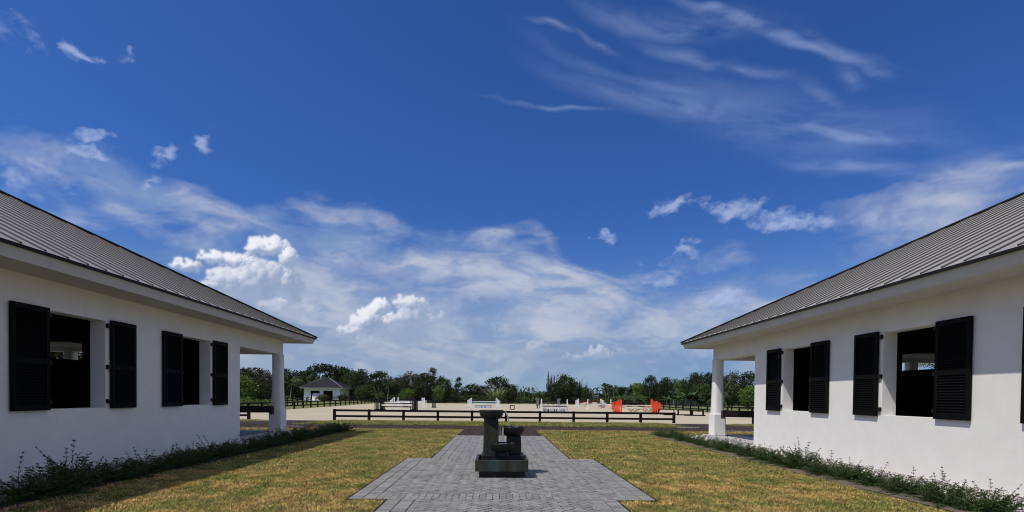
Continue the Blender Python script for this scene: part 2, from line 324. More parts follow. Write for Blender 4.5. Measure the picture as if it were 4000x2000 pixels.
# ------------------------------------------------------------------ materials
m_stucco = mat('white_stucco', (.81, .79, .745), .85, .2, bump=.0035, bscale=55, var=.035, vscale=.8)
m_trim = mat('painted_trim', (.56, .55, .52), .65, .25, var=.04, vscale=1.2)
m_roof = mat('standing_seam_metal', (.355, .335, .305), .5, .35, metal=.2, var=.08, vscale=.7, stretch=(1, 2.2, 1))
m_seam_shade = mat('seam_metal_shade', (.080, .075, .068), .65, .2)  # ribs darker than the pans: their shaded sides painted into the colour
m_drip = mat('dark_metal_trim', (.012, .0115, .011), .6, .2)
m_shut = mat('black_shutter_paint', (.0050, .0050, .0050), .6, .08, var=.15, vscale=4)
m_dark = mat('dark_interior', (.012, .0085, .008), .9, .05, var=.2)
m_int = mat('interior_plaster', (.30, .29, .27), .8, .2)
m_board = mat('dark_brown_board', (.022, .016, .0135), .6, .15, var=.25, vscale=2, stretch=(1, 1, 6), bump=.002, bscale=30)
m_fence = mat('black_fence_paint', (.0075, .0058, .0056), .7, .12, var=.35, vscale=5, bump=.002, bscale=40)
m_fence2 = mat('weathered_black_fence', (.016, .0155, .016), .8, .1, var=.3, vscale=3)
m_conc = mat('pale_concrete', (.42, .41, .39), .85, .2, bump=.002, bscale=60, var=.08, vscale=2)
m_mat = mat('blue_grey_floor', (.055, .065, .085), .6, .3, var=.1)
m_white = mat('white_paint', (.86, .855, .84), .5, .4, var=.04)
m_blackp = mat('black_paint', (.008, .008, .0085), .5, .25)
# ------------------------------------------------------------------ ground
m_field = mat('field_grass', (.125, .145, .042), .95, .1, var=.2, vscale=.12, var2=(.155, .16, .055), bump=.03, bscale=9)
m_lawn = mat('lawn_soil', (.24, .165, .062), .95, .1, vscale=1.0, var2=(.130, .130, .040), var=.30, bump=.02, bscale=55)
m_sand = mat('arena_sand', (.43, .372, .268), .95, .1, vscale=.10, var2=(.465, .405, .295), var=.07, bump=.022, bscale=7, stretch=(.55, 1.6, 1))
m_dirt = mat('dark_footing', (.040, .031, .033), .95, .1, vscale=.9, var2=(.060, .048, .048), var=.35, bump=.03, bscale=22)
m_gravel = mat('white_chip_gravel', (.50, .47, .44), .9, .1, island=.25, var=.25, vscale=14, bump=.02, bscale=40)
m_soil = mat('bare_edging_soil', (.15, .122, .095), .95, .1, var=.2, vscale=3, bump=.015, bscale=40)
def sheet(name, pts, z, m):
    b = MB(); n = len(pts); b.add([(x, y, z) for x, y in pts], [tuple(range(n))]); o = b.build(name, m); return struct(o)
sheet('ground', [(-3500, -600), (3500, -600), (3500, 5000), (-3500, 5000)], -.006, m_field)
def wavy(x0, x1, y, n, amp, seed):
    r_ = random.Random(seed); return [(x0+(x1-x0)*i/n, y+r_.uniform(-amp, amp)) for i in range(n+1)]
# lawn between the barns and the strips round the road
sheet('lawn', [(-6.74, -12), (6.38, -12)]+[(6.38+random.uniform(-.03, .03), y) for y in np.arange(-11, 20, .7)]+[(6.6, 21.3), (14, 22.3), (30, 22.5)]+wavy(30, -30, 24.0, 90, .09, 3)+[(-30, 22.5), (-14, 22.3), (-6.9, 21.3)]+[(-6.74+random.uniform(-.03, .03), y) for y in np.arange(20, -11, -.7)], .002, m_lawn)
sheet('dirt_road', wavy(-45, 45, 23.85, 120, .12, 4)+[(45, 31.6), (-45, 31.6)], -.001, m_dirt)
m_strip = mat('strip_grass', (.120, .130, .036), .95, .1, vscale=.6, var2=(.165, .155, .055), var=.3, bump=.03, bscale=40)
sheet('grass_strip', wavy(-10.3, 10.9, 27.0, 60, .10, 5)+[(9.3, 29.3), (8.3, 31.25)]+[(x, 31.3+random.uniform(-.12, .12)) for x in np.arange(8, -10, -.4)]+[(-10.4, 30.6), (-11.0, 28.6), (-11.3, 26.9)], .004, m_strip)
sheet('grass_strip', [(-40, 28.2), (-14.5, 29.2), (-13.6, 30.2), (-14, 31.3), (-40, 31.3)], .004, m_strip)
sheet('grass_strip', [(40, 28.2), (14.5, 29.2), (13.6, 30.2), (14, 31.3), (40, 31.3)], .004, m_strip)
sheet('arena_sand', [(-21.9, 31.2), (24.1, 31.2), (24.0, 60), (24.4, 106), (-24.4, 106), (-23.2, 80), (-22.2, 55)], .001, m_sand)
for s in (-1, 1):
    sheet('gravel_bed', [(s*7.15, -12), (s*8.9, -12), (s*8.9, 21.4), (s*7.15, 21.4)], .0145, m_gravel)
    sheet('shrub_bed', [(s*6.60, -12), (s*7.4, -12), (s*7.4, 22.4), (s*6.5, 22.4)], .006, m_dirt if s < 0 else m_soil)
    if s > 0: sheet('soil_edging', [(6.62, -12)]+[(6.62, 21.5)]+[(6.46+random.uniform(-.05, .05), yy_) for yy_ in np.arange(21, -12, -.35)], .0105, m_soil)
sheet('mulch_bed', [(-1.78, 20.1), (1.78, 20.1), (1.66, 24.3), (-1.66, 24.3)], .006, m_dirt)
# ------------------------------------------------------------------ paving: double soldier borders round 45 degree herringbone
m_paver = mat('grey_paver', (.226, .221, .212), .85, .15, island=.20, var=.16, vscale=9, bump=.0025, bscale=120)
m_joint = mat('paver_joint', (.022, .020, .020), .95, .05, var=.2)
PV = []; PI = []; G = .0070
def clip_rect(poly, x0, x1, y0, y1):
    for ax, val, sg in ((0, x0, 1), (0, x1, -1), (1, y0, 1), (1, y1, -1)):
        o_ = []
        for i in range(len(poly)):
            a, b = poly[i-1], poly[i]; da, db = sg*(a[ax]-val), sg*(b[ax]-val)
            if (da >= 0) != (db >= 0):
                t = da/(da-db); o_.append((a[0]+t*(b[0]-a[0]), a[1]+t*(b[1]-a[1])))
            if db >= 0: o_.append(b)
        poly = o_
        if len(poly) < 3: return []
    return poly
pav = MB()
def stone(poly, G=.006):
    if len(poly) < 3: return
    cx = sum(p[0] for p in poly)/len(poly); cy_ = sum(p[1] for p in poly)/len(poly)
    q = []
    for x, y in poly:
        d = math.hypot(x-cx, y-cy_)
        if d < .012: return
        q.append((cx+(x-cx)*(1-G/d*1.1), cy_+(y-cy_)*(1-G/d*1.1)))
    z = .024+random.uniform(-.0016, .0016); tx, ty = random.uniform(-.03, .03), random.uniform(-.03, .03); n = len(q)
    top = [(cx+(x-cx)*.955, cy_+(y-cy_)*.955) for x, y in q]
    vs = [(x, y, .004) for x, y in q]+[(x, y, z-.004+(x-cx)*tx+(y-cy_)*ty) for x, y in q]+[(x, y, z+(x-cx)*tx+(y-cy_)*ty) for x, y in top]
    pav.add(vs, [(i, (i+1) % n, n+(i+1) % n, n+i) for i in range(n)]+[(n+i, n+(i+1) % n, 2*n+(i+1) % n, 2*n+i) for i in range(n)]+[tuple(range(2*n, 3*n))])
def herring(x0, x1, y0, y1):
    w, l = .104, .208; c_, s_ = math.cos(R(45)), math.sin(R(45)); ox, oy = (x0+x1)/2, (y0+y1)/2; N = int(max(x1-x0, y1-y0)/w)+8
    for i in range(-N, N):
        for j in range(-N, N):
            # herringbone cell: four-step repeat
            k_ = (i-j) % 4
            if k_ == 0: a = (i*w, j*w, (i+2)*w, (j+1)*w)
            elif k_ == 2+1: a = (i*w, j*w, (i+1)*w, (j+2)*w)
            else: continue
            pts = [(a[0], a[1]), (a[2], a[1]), (a[2], a[3]), (a[0], a[3])]
            pts = [(ox+x*c_-y*s_, oy+x*s_+y*c_) for x, y in pts]
            if max(p[0] for p in pts) < x0 or min(p[0] for p in pts) > x1 or max(p[1] for p in pts) < y0 or min(p[1] for p in pts) > y1: continue
            stone(clip_rect(pts, x0, x1, y0, y1), .0105)
def soldiers(x0, x1, y0, y1, along):
    """one course filling the rectangle, bricks 0.104 wide counted along 'x' or 'y'"""
    if along == 'x':
        n = max(1, round((x1-x0)/.104)); d = (x1-x0)/n
        for i in range(n): stone([(x0+i*d, y0), (x0+(i+1)*d, y0), (x0+(i+1)*d, y1), (x0+i*d, y1)])
    else:
        n = max(1, round((y1-y0)/.104)); d = (y1-y0)/n
        for i in range(n): stone([(x0, y0+i*d), (x1, y0+i*d), (x1, y0+(i+1)*d), (x0, y0+(i+1)*d)])
XA, XB = 1.75, 2.36; Y0, Y1, Y2, Y3 = 1.0, 7.90, 12.70, 20.15; B = .208
for (xw, ya, yb) in ((XA, Y0, Y1-B), (XB, Y1-B, Y2), (XA, Y2, Y3)):
    for s in (-1, 1):
        e = sorted((s*xw, s*(xw-B))); soldiers(e[0], e[1], ya, yb, 'y')
        e = sorted((s*(xw-B), s*(xw-2*B))); soldiers(e[0], e[1], ya, yb, 'y')
soldiers(-XA+2*B, XA-2*B, Y0, Y0+B, 'x'); herring(-XA+2*B, XA-2*B, Y0+B, Y1-B)
soldiers(-XB+2*B, XB-2*B, Y1-B, Y1, 'x'); soldiers(-XB+2*B, XB-2*B, Y1, Y1+B, 'x')
herring(-XB+2*B, XB-2*B, Y1+B, Y2-2*B)
soldiers(-XB+2*B, XB-2*B, Y2-2*B, Y2-B, 'x'); soldiers(-XB+2*B, XB-2*B, Y2-B, Y2, 'x')
herring(-XA+2*B, XA-2*B, Y2, Y3-2*B); soldiers(-XA+2*B, XA-2*B, Y3-2*B, Y3-B, 'x'); soldiers(-XA+2*B, XA-2*B, Y3-B, Y3, 'x')
struct(pav.build('pavement', m_paver))
q_ = .035; jb = MB(); jb.box(-XA-q_, XA+q_, Y0, Y1-B-q_, -.02, .0125); jb.box(-XB-q_, XB+q_, Y1-B-q_, Y2+q_, -.02, .0125); jb.box(-XA-q_, XA+q_, Y2+q_, Y3, -.02, .0125); struct(jb.build('pavement_joints', m_joint))
# ------------------------------------------------------------------ the two barns
WX = 8.665; YO = 16.95; YE = 20.30; ZS = 3.735
WIN = [(9.83+4.01*k_+(.05 if k_ < 0 else 0), 11.23+4.005*k_+(.05 if k_ < 0 else 0)) for k_ in (1, 0, -1, -2, -3)]   # openings along the wall
ZB, ZT = 1.26, 3.15
def make_shutter(b, s, y0, y1, z0, z1, x):
    """frame of stiles and rails with tilted louvres; x is the outer face, s the side of the court it is on"""
    t = .05; xi = x+s*t
    st = .075
    b.box(x, xi, y0, y0+st, z0, z1); b.box(x, xi, y1-st, y1, z0, z1)
    zm = z0+(z1-z0)*.47
    b.box(x, xi, y0+st, y1-st, z0, z0+.10); b.box(x, xi, y0+st, y1-st, z1-.10, z1); b.box(x, xi, y0+st, y1-st, zm-.05, zm+.05)
    for a, e in ((z0+.10, zm-.05), (zm+.05, z1-.10)):
        n = round((e-a)/.054); d = (e-a)/n
        for i in range(n):
            zc = a+d*(i+.5)
            b.bar((x+s*.026, y0+st, zc), (x+s*.026, y1-st, zc), .0075, .058, up=(-s*math.sin(R(-38)), 0, math.cos(R(38))))
    b.box(x+s*.044, x+s*.047, y0+st, y1-st, z0+.1, z1-.1)
def barn(s, label):
    root = empty('barn', (s*15.28, 4.0, 0), 0, label, 'barn', 'matching white barns facing each other across the court')
    off = Vector((-s*15.28, -4.0, 0))
    def put(b, name, m, parent=root, bevel=0):
        if parent is root: o = b.build(name, m, root, off, bevel=bevel)
        else: o = b.build(name, m, parent, bevel=bevel)
        return o
    xo, xi = s*WX, s*(WX+.32); far = s*(15.28*2-WX)
    # long wall with window openings
    def long_wall(x_out, x_in):
        b = MB(); ys = sorted(WIN); y = -13.0
        for (a, e) in ys:
            b.box(x_out, x_in, y, a, 0, ZS); b.box(x_out, x_in, a, e, 0, ZB); b.box(x_out, x_in, a, e, ZT, ZS); y = e
        b.box(x_out, x_in, y, YO, 0, ZS); return b
    w_ = long_wall(xo, xi)
    # rounded reveals: a slim quarter bead down each outer jamb
    put(w_, 'wall', m_stucco)
    put(long_wall(far, far-s*.32), 'wall', m_stucco)
    b = MB(); b.box(xi, s*12.3, YO-.3, YO, 0, ZS); put(b, 'end_wall', m_stucco)
    b = MB(); b.box(s*18.26, far-s*.32, YO-.3, YO, 0, ZS); put(b, 'end_wall', m_stucco)
    b = MB(); b.box(xo, far, -13.3, -13, 0, ZS); put(b, 'end_wall', m_stucco)
    # porch beams
    b = MB(); b.box(xo, s*(WX+.42), YO, YE, 3.16, ZS); b.box(far, far-s*.42, YO, YE, 3.16, ZS); b.box(s*(WX+.42), far-s*.42, YE-.42, YE, 3.16, ZS); put(b, 'porch_beam', m_stucco)
    b = MB(); b.box(s*(WX+.42), far-s*.42, YO, YE-.42, 3.30, 3.34); put(b, 'porch_ceiling', m_trim)
    # inside: stall fronts, ceiling, floor
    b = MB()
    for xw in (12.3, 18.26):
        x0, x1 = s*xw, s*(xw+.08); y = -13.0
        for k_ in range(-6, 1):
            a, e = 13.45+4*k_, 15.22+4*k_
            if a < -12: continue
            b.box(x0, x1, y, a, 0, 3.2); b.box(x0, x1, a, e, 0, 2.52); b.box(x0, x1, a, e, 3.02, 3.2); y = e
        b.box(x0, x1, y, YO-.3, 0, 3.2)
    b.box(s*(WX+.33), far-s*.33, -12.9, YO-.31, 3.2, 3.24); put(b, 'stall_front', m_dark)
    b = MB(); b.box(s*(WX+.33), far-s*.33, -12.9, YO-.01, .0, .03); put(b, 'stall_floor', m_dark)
    b = MB(); b.box(s*(WX+.33), s*12.29, YO-.34, YO-.305, .03, 3.19); put(b, 'end_shade_panel', m_dark)  # added dark panels stand for the shade inside the end walls
    b = MB(); b.box(s*18.35, far-s*.33, YO-.34, YO-.305, .03, 3.19); put(b, 'end_shade_panel', m_dark)
    # porch floor
    b = MB(); b.box(s*(WX-.22), far+s*.22, YO+.002, 20.75, 0, .11); put(b, 'porch_floor', m_conc)
    b = MB(); b.box(s*(WX+.45), far-s*.45, YO+.25, 20.2, .113, .128); put(b, 'floor_mat', m_mat)
    # columns: square plinth, tapering shaft with soft corners
    for cxx in (8.75, 16.72, 21.81):
        cx = s*cxx; b = MB(); y0, y1 = 19.76, 20.28
        b.box(cx-.245, cx+.245, y0, y1, .11, 1.0)
        c_ = put(b, 'column', m_stucco, bevel=.035)
        sh_ = MB(); rings = 7; n = 16; vs = []; fs = []
        for i in range(rings):
            t = i/(rings-1); h_ = .215*(1-t)+.185*t-.012*math.sin(t*math.pi)
            if i == 0: h_ = .222
            for k_ in range(n):
                a = 2*math.pi*(k_+.5)/n; ca, sa = math.cos(a), math.sin(a); q = (abs(ca)**5+abs(sa)**5)**(-1/5)
                vs.append((cx+h_*q*ca, 20.05+h_*q*sa, 1.0+2.16*t))
        for i in range(rings-1):
            for k_ in range(n): fs.append((i*n+k_, i*n+(k_+1) % n, (i+1)*n+(k_+1) % n, (i+1)*n+k_))
        sh_.add(vs, fs); so = sh_.build('shaft', m_stucco, c_, smooth=True)
    # dark rail across the porch end
    b = MB(); b.bar((s*8.74, 19.55, 1.01), (s*13.5, 18.4, 1.01), .16, .25); b.box(s*8.74, s*8.80, 19.44, 19.66, .82, 1.135); put(b, 'porch_rail', m_board)
    # soffit, fascia, roof
    OV = WX-.86; xf = s*OV; ff = far+s*.86; yf = YE+.86; yb = -13.3-.86
    b = MB(); b.box(xf+s*.02, xo, yb, yf-.02, ZS-.02, ZS); b.box(far, ff-s*.02, yb, yf-.02, ZS-.02, ZS); b.box(xo, far, YE, yf-.02, ZS-.02, ZS); b.box(xo, far, yb, -13.3, ZS-.02, ZS); put(b, 'soffit', m_trim)
    # fascia leans outward to the drip edge
    b = MB(); z0, z1 = ZS-.035, 3.895; d = .07
    cor0 = [(xf, yb), (xf, yf), (ff, yf), (ff, yb)]; sx = 1 if s > 0 else -1
    cor1 = [(xf-sx*d, yb-d), (xf-sx*d, yf+d), (ff+sx*d, yf+d), (ff+sx*d, yb-d)]
    cin = [(xf+sx*.04, yb+.04), (xf+sx*.04, yf-.04), (ff-sx*.04, yf-.04), (ff-sx*.04, yb+.04)]
    vs = [(x, y, z0) for x, y in cor0]+[(x, y, z1) for x, y in cor1]+[(x, y, z0) for x, y in cin]+[(x, y, z1) for x, y in cin]; fs = []
    for i in range(4):
        j = (i+1) % 4; fs += [(i, j, 4+j, 4+i), (8+i, 12+i, 12+j, 8+j), (i, 8+i, 8+j, j), (4+i, 4+j, 12+j, 12+i)]
    b.add(vs, fs); put(b, 'fascia', m_trim)
    e = .12
    X0, X1_, Ya, Yb = xf-sx*e, ff+sx*e, yb-e, yf+e
    b = MB()
    for (x0, x1, y0, y1) in ((X0, X0+sx*.05, Ya, Yb), (X1_-sx*.05, X1_, Ya, Yb), (X0+sx*.05, X1_-sx*.05, Yb-.05, Yb), (X0+sx*.05, X1_-sx*.05, Ya, Ya+.05)): b.box(x0, x1, y0, y1, 3.885, 3.935)
    put(b, 'drip_edge', m_drip)
    zr0 = 3.937; half = abs(X1_-X0)/2; P_ = .50; xm = (X0+X1_)/2; zr = zr0+half*P_
    b = MB(); vs = [(X0, Ya, zr0), (X0, Yb, zr0), (X1_, Yb, zr0), (X1_, Ya, zr0), (xm, Ya+half, zr), (xm, Yb-half, zr)]
    b.add(vs, [(0, 1, 5, 4), (1, 2, 5), (2, 3, 4, 5), (3, 0, 4)]); b0 = b; b = MB()
    sl = math.atan(P_)
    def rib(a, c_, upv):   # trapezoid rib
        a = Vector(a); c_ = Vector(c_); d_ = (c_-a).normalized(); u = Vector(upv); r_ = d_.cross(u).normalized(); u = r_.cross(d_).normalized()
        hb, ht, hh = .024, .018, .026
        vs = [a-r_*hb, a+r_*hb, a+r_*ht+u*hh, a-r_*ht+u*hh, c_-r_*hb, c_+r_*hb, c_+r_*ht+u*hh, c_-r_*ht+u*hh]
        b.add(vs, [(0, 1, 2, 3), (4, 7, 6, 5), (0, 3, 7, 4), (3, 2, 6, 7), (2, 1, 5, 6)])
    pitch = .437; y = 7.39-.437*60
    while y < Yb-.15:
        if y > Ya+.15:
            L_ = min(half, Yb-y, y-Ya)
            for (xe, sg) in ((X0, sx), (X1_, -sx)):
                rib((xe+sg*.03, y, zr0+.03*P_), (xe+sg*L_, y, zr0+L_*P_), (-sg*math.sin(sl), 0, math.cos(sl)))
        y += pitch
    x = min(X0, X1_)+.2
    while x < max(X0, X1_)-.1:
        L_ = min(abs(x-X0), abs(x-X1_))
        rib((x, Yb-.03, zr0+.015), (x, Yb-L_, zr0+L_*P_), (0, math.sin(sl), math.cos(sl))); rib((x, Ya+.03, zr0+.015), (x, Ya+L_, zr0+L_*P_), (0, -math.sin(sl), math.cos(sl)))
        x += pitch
    b0.add(b.v, b.f); rf = put(b0, 'roof', [m_roof, m_seam_shade])
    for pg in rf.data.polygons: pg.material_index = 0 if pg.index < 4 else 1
    b = MB()
    for q in ((X0, Yb, xm, Yb-half), (X1_, Yb, xm, Yb-half), (X0, Ya, xm, Ya+half), (X1_, Ya, xm, Ya+half)):
        b.bar((q[0], q[1], zr0+.035), (q[2], q[3], zr+.035), .15, .035)
    b.bar((xm, Ya+half, zr+.03), (xm, Yb-half, zr+.03), .2, .035); b.build('ridge_cap', m_drip, rf)
    # shutters
    for (a, e_) in WIN:
        for (y0, y1, hy) in ((a-.785, a-.035, a-.02), (e_+.10, e_+.845, e_+.06)):
            for k_, xx, d_ in ((0, s*(WX-.075), 1),):
                b = MB(); make_shutter(b, s, y0, y1, 1.244, 3.18, xx); so = put(b, 'shutter', m_shut)
                near = hy
                for z in (1.40, 2.15, 3.05):
                    h = MB(); h.box(s*(WX-.055), s*(WX+.0), min(near-.05, near+.05), max(near-.05, near+.05), z-.045, z+.045); h.build('hinge', m_blackp, so)
    return root
barn(-1, 'white stucco barn with black shutters on the left, its court side in shade')
barn(1, 'white stucco barn with black shutters on the right, its wall lit by the sun')
# ------------------------------------------------------------------ fountain
m_bronze = mat('dark_bronze', (.012, .0145, .013), .5, .3, vscale=2.6, var2=(.022, .022, .016), var=.35, bump=.004, bscale=26, stretch=(1, 1, .5))
m_patina = mat('weathered_patina', (.036, .034, .021), .6, .25, vscale=3.2, var2=(.036, .058, .054), var=.45, bump=.006, bscale=18, stretch=(1, 1, .28))
m_wet = mat('black_wet_stone', (.006, .007, .007), .3, .35, var=.2)
m_water = bpy.data.materials.new('water'); m_water.use_nodes = True
_b = m_water.node_tree.nodes['Principled BSDF']; _b.inputs['Base Color'].default_value = (.80, .86, .90, 1); _b.inputs['Roughness'].default_value = .04; _b.inputs['Transmission Weight'].default_value = .75; _b.inputs['IOR'].default_value = 1.33; _b.inputs['Specular IOR Level'].default_value = .8
m_pool = bpy.data.materials.new('pool_water'); m_pool.use_nodes = True; _t = m_pool.node_tree; _b = _t.nodes['Principled BSDF']; _b.inputs['Base Color'].default_value = (.02, .03, .035, 1); _b.inputs['Roughness'].default_value = .03; _b.inputs['Specular IOR Level'].default_value = .9
_g = NG(_t); _bn = _g.n('ShaderNodeBump'); _bn.inputs['Distance'].default_value = .006; _tc = _g.n('ShaderNodeTexCoord'); _g.put(_bn.inputs['Height'], _g.noise(_tc.outputs['Object'], 30, 3)); _g.put(_b.inputs['Normal'], _bn.outputs[0])
F0 = Vector((0, 10.15, 0)); FZ = .024
ft = empty('fountain', (0, 10.15, FZ), 0, 'dark bronze three-bowl water fountain standing on the grey paving', 'fountain')
def fput(b, name, m, parent=None, smooth=False, bevel=0):
    if parent is None: return b.build(name, m, ft, -Vector((0, 10.15, FZ)), smooth=smooth, bevel=bevel)
    return b.build(name, m, parent, smooth=smooth, bevel=bevel)
b = MB(); b.box(-.447, .447, 9.76, 10.58, FZ, .147); fput(b, 'base', m_wet, bevel=.008)
b = MB(); x0, x1, y0, y1, z0, z1, w = -.52, .507, 9.67, 10.66, .147, .368, .055
b.box(x0, x1, y0, y0+w, z0, z1); b.box(x0, x1, y1-w, y1, z0, z1); b.box(x0, x0+w, y0+w, y1-w, z0, z1); b.box(x1-w, x1, y0+w, y1-w, z0, z1); b.box(x0+w, x1-w, y0+w, y1-w, z0, z0+.05)
bas = fput(b, 'basin', m_patina, bevel=.006)
b = MB(); b.box(x0+w, x1-w, y0+w, y1-w, z0+.05, z0+.12); b.build('water', m_pool, bas)
b = MB(); b.box(-.42, .45, 9.99, 10.57, .20, .425); fput(b, 'platform', m_bronze, bevel=.008)
for (px0, px1, zt, nm) in ((-.372, -.078, 1.135, 'tall'), (.092, .382, .79, 'short')):
    b = MB(); yy0, yy1 = 10.18, 10.47; lean = .012
    b.add([(px0-lean, yy0, .425), (px1+lean, yy0, .425), (px1+lean, yy1, .425), (px0-lean, yy1, .425), (px0, yy0, zt), (px1, yy0, zt), (px1, yy1, zt), (px0, yy1, zt)], [(0, 3, 2, 1), (4, 5, 6, 7), (0, 1, 5, 4), (1, 2, 6, 5), (2, 3, 7, 6), (3, 0, 4, 7)])
    pl = fput(b, 'pillar', m_patina if nm == 'tall' else m_wet, bevel=.008)
    if nm == 'tall':   # the raised diagonal relief
        q = MB(); q.prism([(px0+.02, zt-.03), (px1-.003, zt-.22), (px1-.003, zt-.001), (px0+.02, zt-.001)], yy0-.010, yy0+.001); q.build('relief_panel', m_wet, pl)
def bowl(cx, cy_, zb, zt, r, rb, spout, m):
    n = 14; prof = []
    for i in range(n+1):
        t = i/n; prof.append((rb+(r-rb)*math.sin(t*math.pi/2)**.8, zb+(zt-zb)*(1-math.cos(t*math.pi/2))**.85))
    prof = [(0.0001, zb)]+prof+[(r-.004, zt+.006), (r-.022, zt+.006), (r-.03, zt-.012)]
    for i in range(1, 8): prof.append(((r-.03)*(1-i/8*.9), zt-.012-(zt-zb)*.55*math.sin(i/8*math.pi/2)))
    b = MB(); b.lathe(prof, (cx, cy_), 48); o = fput(b, 'bowl', m, smooth=True)
    w_ = MB(); w_.lathe([(.0001, zt-.014), (r-.031, zt-.014)], (cx, cy_), 40); w_.build('water', m_pool, o)
    if spout is not None:
        d = Vector((math.cos(spout), math.sin(spout), 0)); a = Vector((cx, cy_, zt-.012))
        s_ = MB(); s_.bar(a+d*(r-.05), a+d*(r+.045)-Vector((0, 0, .018)), .085, .03, w2=.06); s_.build('spout', m, o)
    return o
bowl(-.225, 10.32, 1.135, 1.312, .250, .15, R(-8), m_bronze)
bowl(.222, 10.34, .79, .975, .246, .14, R(222), m_wet)
bowl(-.005, 10.02, .49, .668, .262, .12, None, m_bronze)
b = MB(); b.tube([(-.005, 10.02, .425), (-.005, 10.02, .50)], [.15, .13], 20); fput(b, 'bowl_foot', m_wet)
def stream(p0, v, T, w0, w1):
    pts = []; rad = []
    for i in range(15):
        t = T*i/14; pts.append((p0[0]+v[0]*t, p0[1]+v[1]*t, p0[2]+v[2]*t-4.9*t*t)); rad.append((w0+(w1-w0)*i/14)*(1+.18*math.sin(i*1.9)))
    b = MB(); b.tube(pts, rad, 10); return fput(b, 'water_stream', m_water, smooth=True)
stream((.045, 10.29, 1.292), (.45, -.05, .0), .248, .019, .010)
stream((.015, 10.15, .955), (-.02, -.30, 0), .238, .020, .013)
# ------------------------------------------------------------------ fences
def fence(name_label, cat, pts, spacing, H_, rails, m, pw=.13, rh=.13, group=None, post_over=0., face=0.):
    """posts and rails along a polyline; rails are given by the height of their centre"""
    root = empty('fence', (pts[0][0], pts[0][1], 0), 0, name_label, cat, group); o_ = Vector((-pts[0][0], -pts[0][1], 0)); posts = []
    for i in range(len(pts)-1):
        a, b_ = Vector(pts[i]+(0,)), Vector(pts[i+1]+(0,)); L_ = (b_-a).length; n = max(1, round(L_/spacing))
        for k_ in range(n+(1 if i == len(pts)-2 else 0)): posts.append((a.lerp(b_, k_/n), math.atan2((b_-a).y, (b_-a).x)))
        for hz in rails:
            q = MB(); dz = (0, 0, hz)
            q.bar(a+Vector(dz), b_+Vector(dz), .04, rh); q.build('rail', m, root, o_)
    for p, an in posts:
        q = MB(); q.box(-pw/2, pw/2, -pw/2, pw/2, 0, H_+post_over+random.uniform(-.008, .008)); o = q.build('post', m, root, p+o_); o.rotation_euler = (0, 0, an); 
    return root
fence('low black two-rail board fence along the near edge of the sand arena', 'fence', [(-10.36, 31.9), (11.22, 32.0)], 2.07, .69, [.615, .255], m_fence, .15, .13)
fence('short black two-rail fence at the arena edge seen through the left porch', 'fence', [(-15.6, 31.75), (-21.9, 31.9)], 2.1, .69, [.615, .255], m_fence, .15, .13)
fence('short black two-rail fence at the arena edge seen through the right porch', 'fence', [(16.1, 31.4), (24.0, 31.6)], 2.1, .69, [.615, .255], m_fence, .15, .13)
fence('black two-rail fence down the left side of the sand arena', 'fence', [(-21.9, 34.5), (-22.3, 58), (-23.4, 82), (-24.4, 106)], 2.65, .82, [.74, .36], m_fence, .14, .14)
fence('black two-rail fence down the right side of the sand arena', 'fence', [(24.0, 34.2), (24.1, 60), (24.3, 104)], 2.6, .80, [.72, .34], m_fence, .14, .14)
fence('low black fence along the far edge of the sand arena', 'fence', [(-24.4, 106.3), (24.3, 106.3)], 2.2, .74, [.68, .38], m_fence, .14, .12)
fence('taller grey black four-rail paddock fence behind the far left of the arena', 'fence', [(-42, 117), (-2, 118)], 2.6, 1.35, [1.25, .95, .62, .3], m_fence2, .14, .11)
fence('tall black three-rail pasture fence in the far field right of the arena', 'fence', [(25.5, 109), (40, 108), (62, 107)], 2.0, 1.12, [1.04, .72, .36], m_fence, .14, .12)
fence('black board fence round the side paddock beyond the right arena fence', 'fence', [(33.8, 72), (50, 71)], 2.4, 1.15, [1.05, .72, .38], m_fence, .14, .13)
fence('black three-rail paddock fence in front of the trees left of the arena', 'fence', [(-28, 58), (-31, 84)], 2.7, 1.1, [1.02, .70, .38], m_fence, .14, .13)
# ------------------------------------------------------------------ show jumps
m_teal = mat('teal_paint', (.05, .17, .17), .5, .3); m_red = mat('red_paint', (.22, .020, .024), .5, .3); m_orange = mat('bright_red_orange_paint', (.97, .085, .018), .5, .3, var=.10, vscale=6)
m_cream = mat('cream_paint', (.72, .62, .36), .55, .3); m_grey = mat('grey_stone_paint', (.17, .17, .185), .8, .2, var=.3, vscale=8); m_navy = mat('navy_paint', (.045, .10, .20), .5, .3)
m_pale = mat('faded_pink_paint', (.66, .55, .53), .55, .3, var=.1); m_brown = mat('dark_brown_paint', (.06, .04, .034), .6, .3)
def jump(label, loc, group='show jumps set out in the sand arena'): return empty('show_jump', loc, 0, label, 'show jump', group)
def wing(root, x_in, x_out, y, hi, lo, m, ns=3):
    """slatted wing standard: high post on the inside, sloping top, low post outside"""
    b = MB(); w = .085; d = 1 if x_out > x_in else -1
    b.box(x_in, x_in+d*w*1.2, y-w/2, y+w/2, 0, hi); b.box(x_out-d*w, x_out, y-w/2, y+w/2, 0, lo)
    a = x_in+d*w*1.2; e = x_out-d*w
    for k_ in range(1, ns):
        x = a+(e-a)*k_/ns; z = hi-.06+(lo-hi)*(k_/ns); b.box(x-.043, x+.043, y-.025, y+.025, .1, z)
    b.bar((a, y, hi-.05), (e, y, lo-.05), .05, .07); b.box(min(a, e), max(a, e), y-.025, y+.025, .06, .15); b.box(min(x_in, x_out)-.02, max(x_in, x_out)+.02, y-.28, y-.20, 0, .06); b.box(min(x_in, x_out)-.02, max(x_in, x_out)+.02, y+.20, y+.28, 0, .06)
    b.box(x_in, x_in+d*w, y-.28, y+.28, 0, .07)
    return b.build('wing', m, root, -root.location)
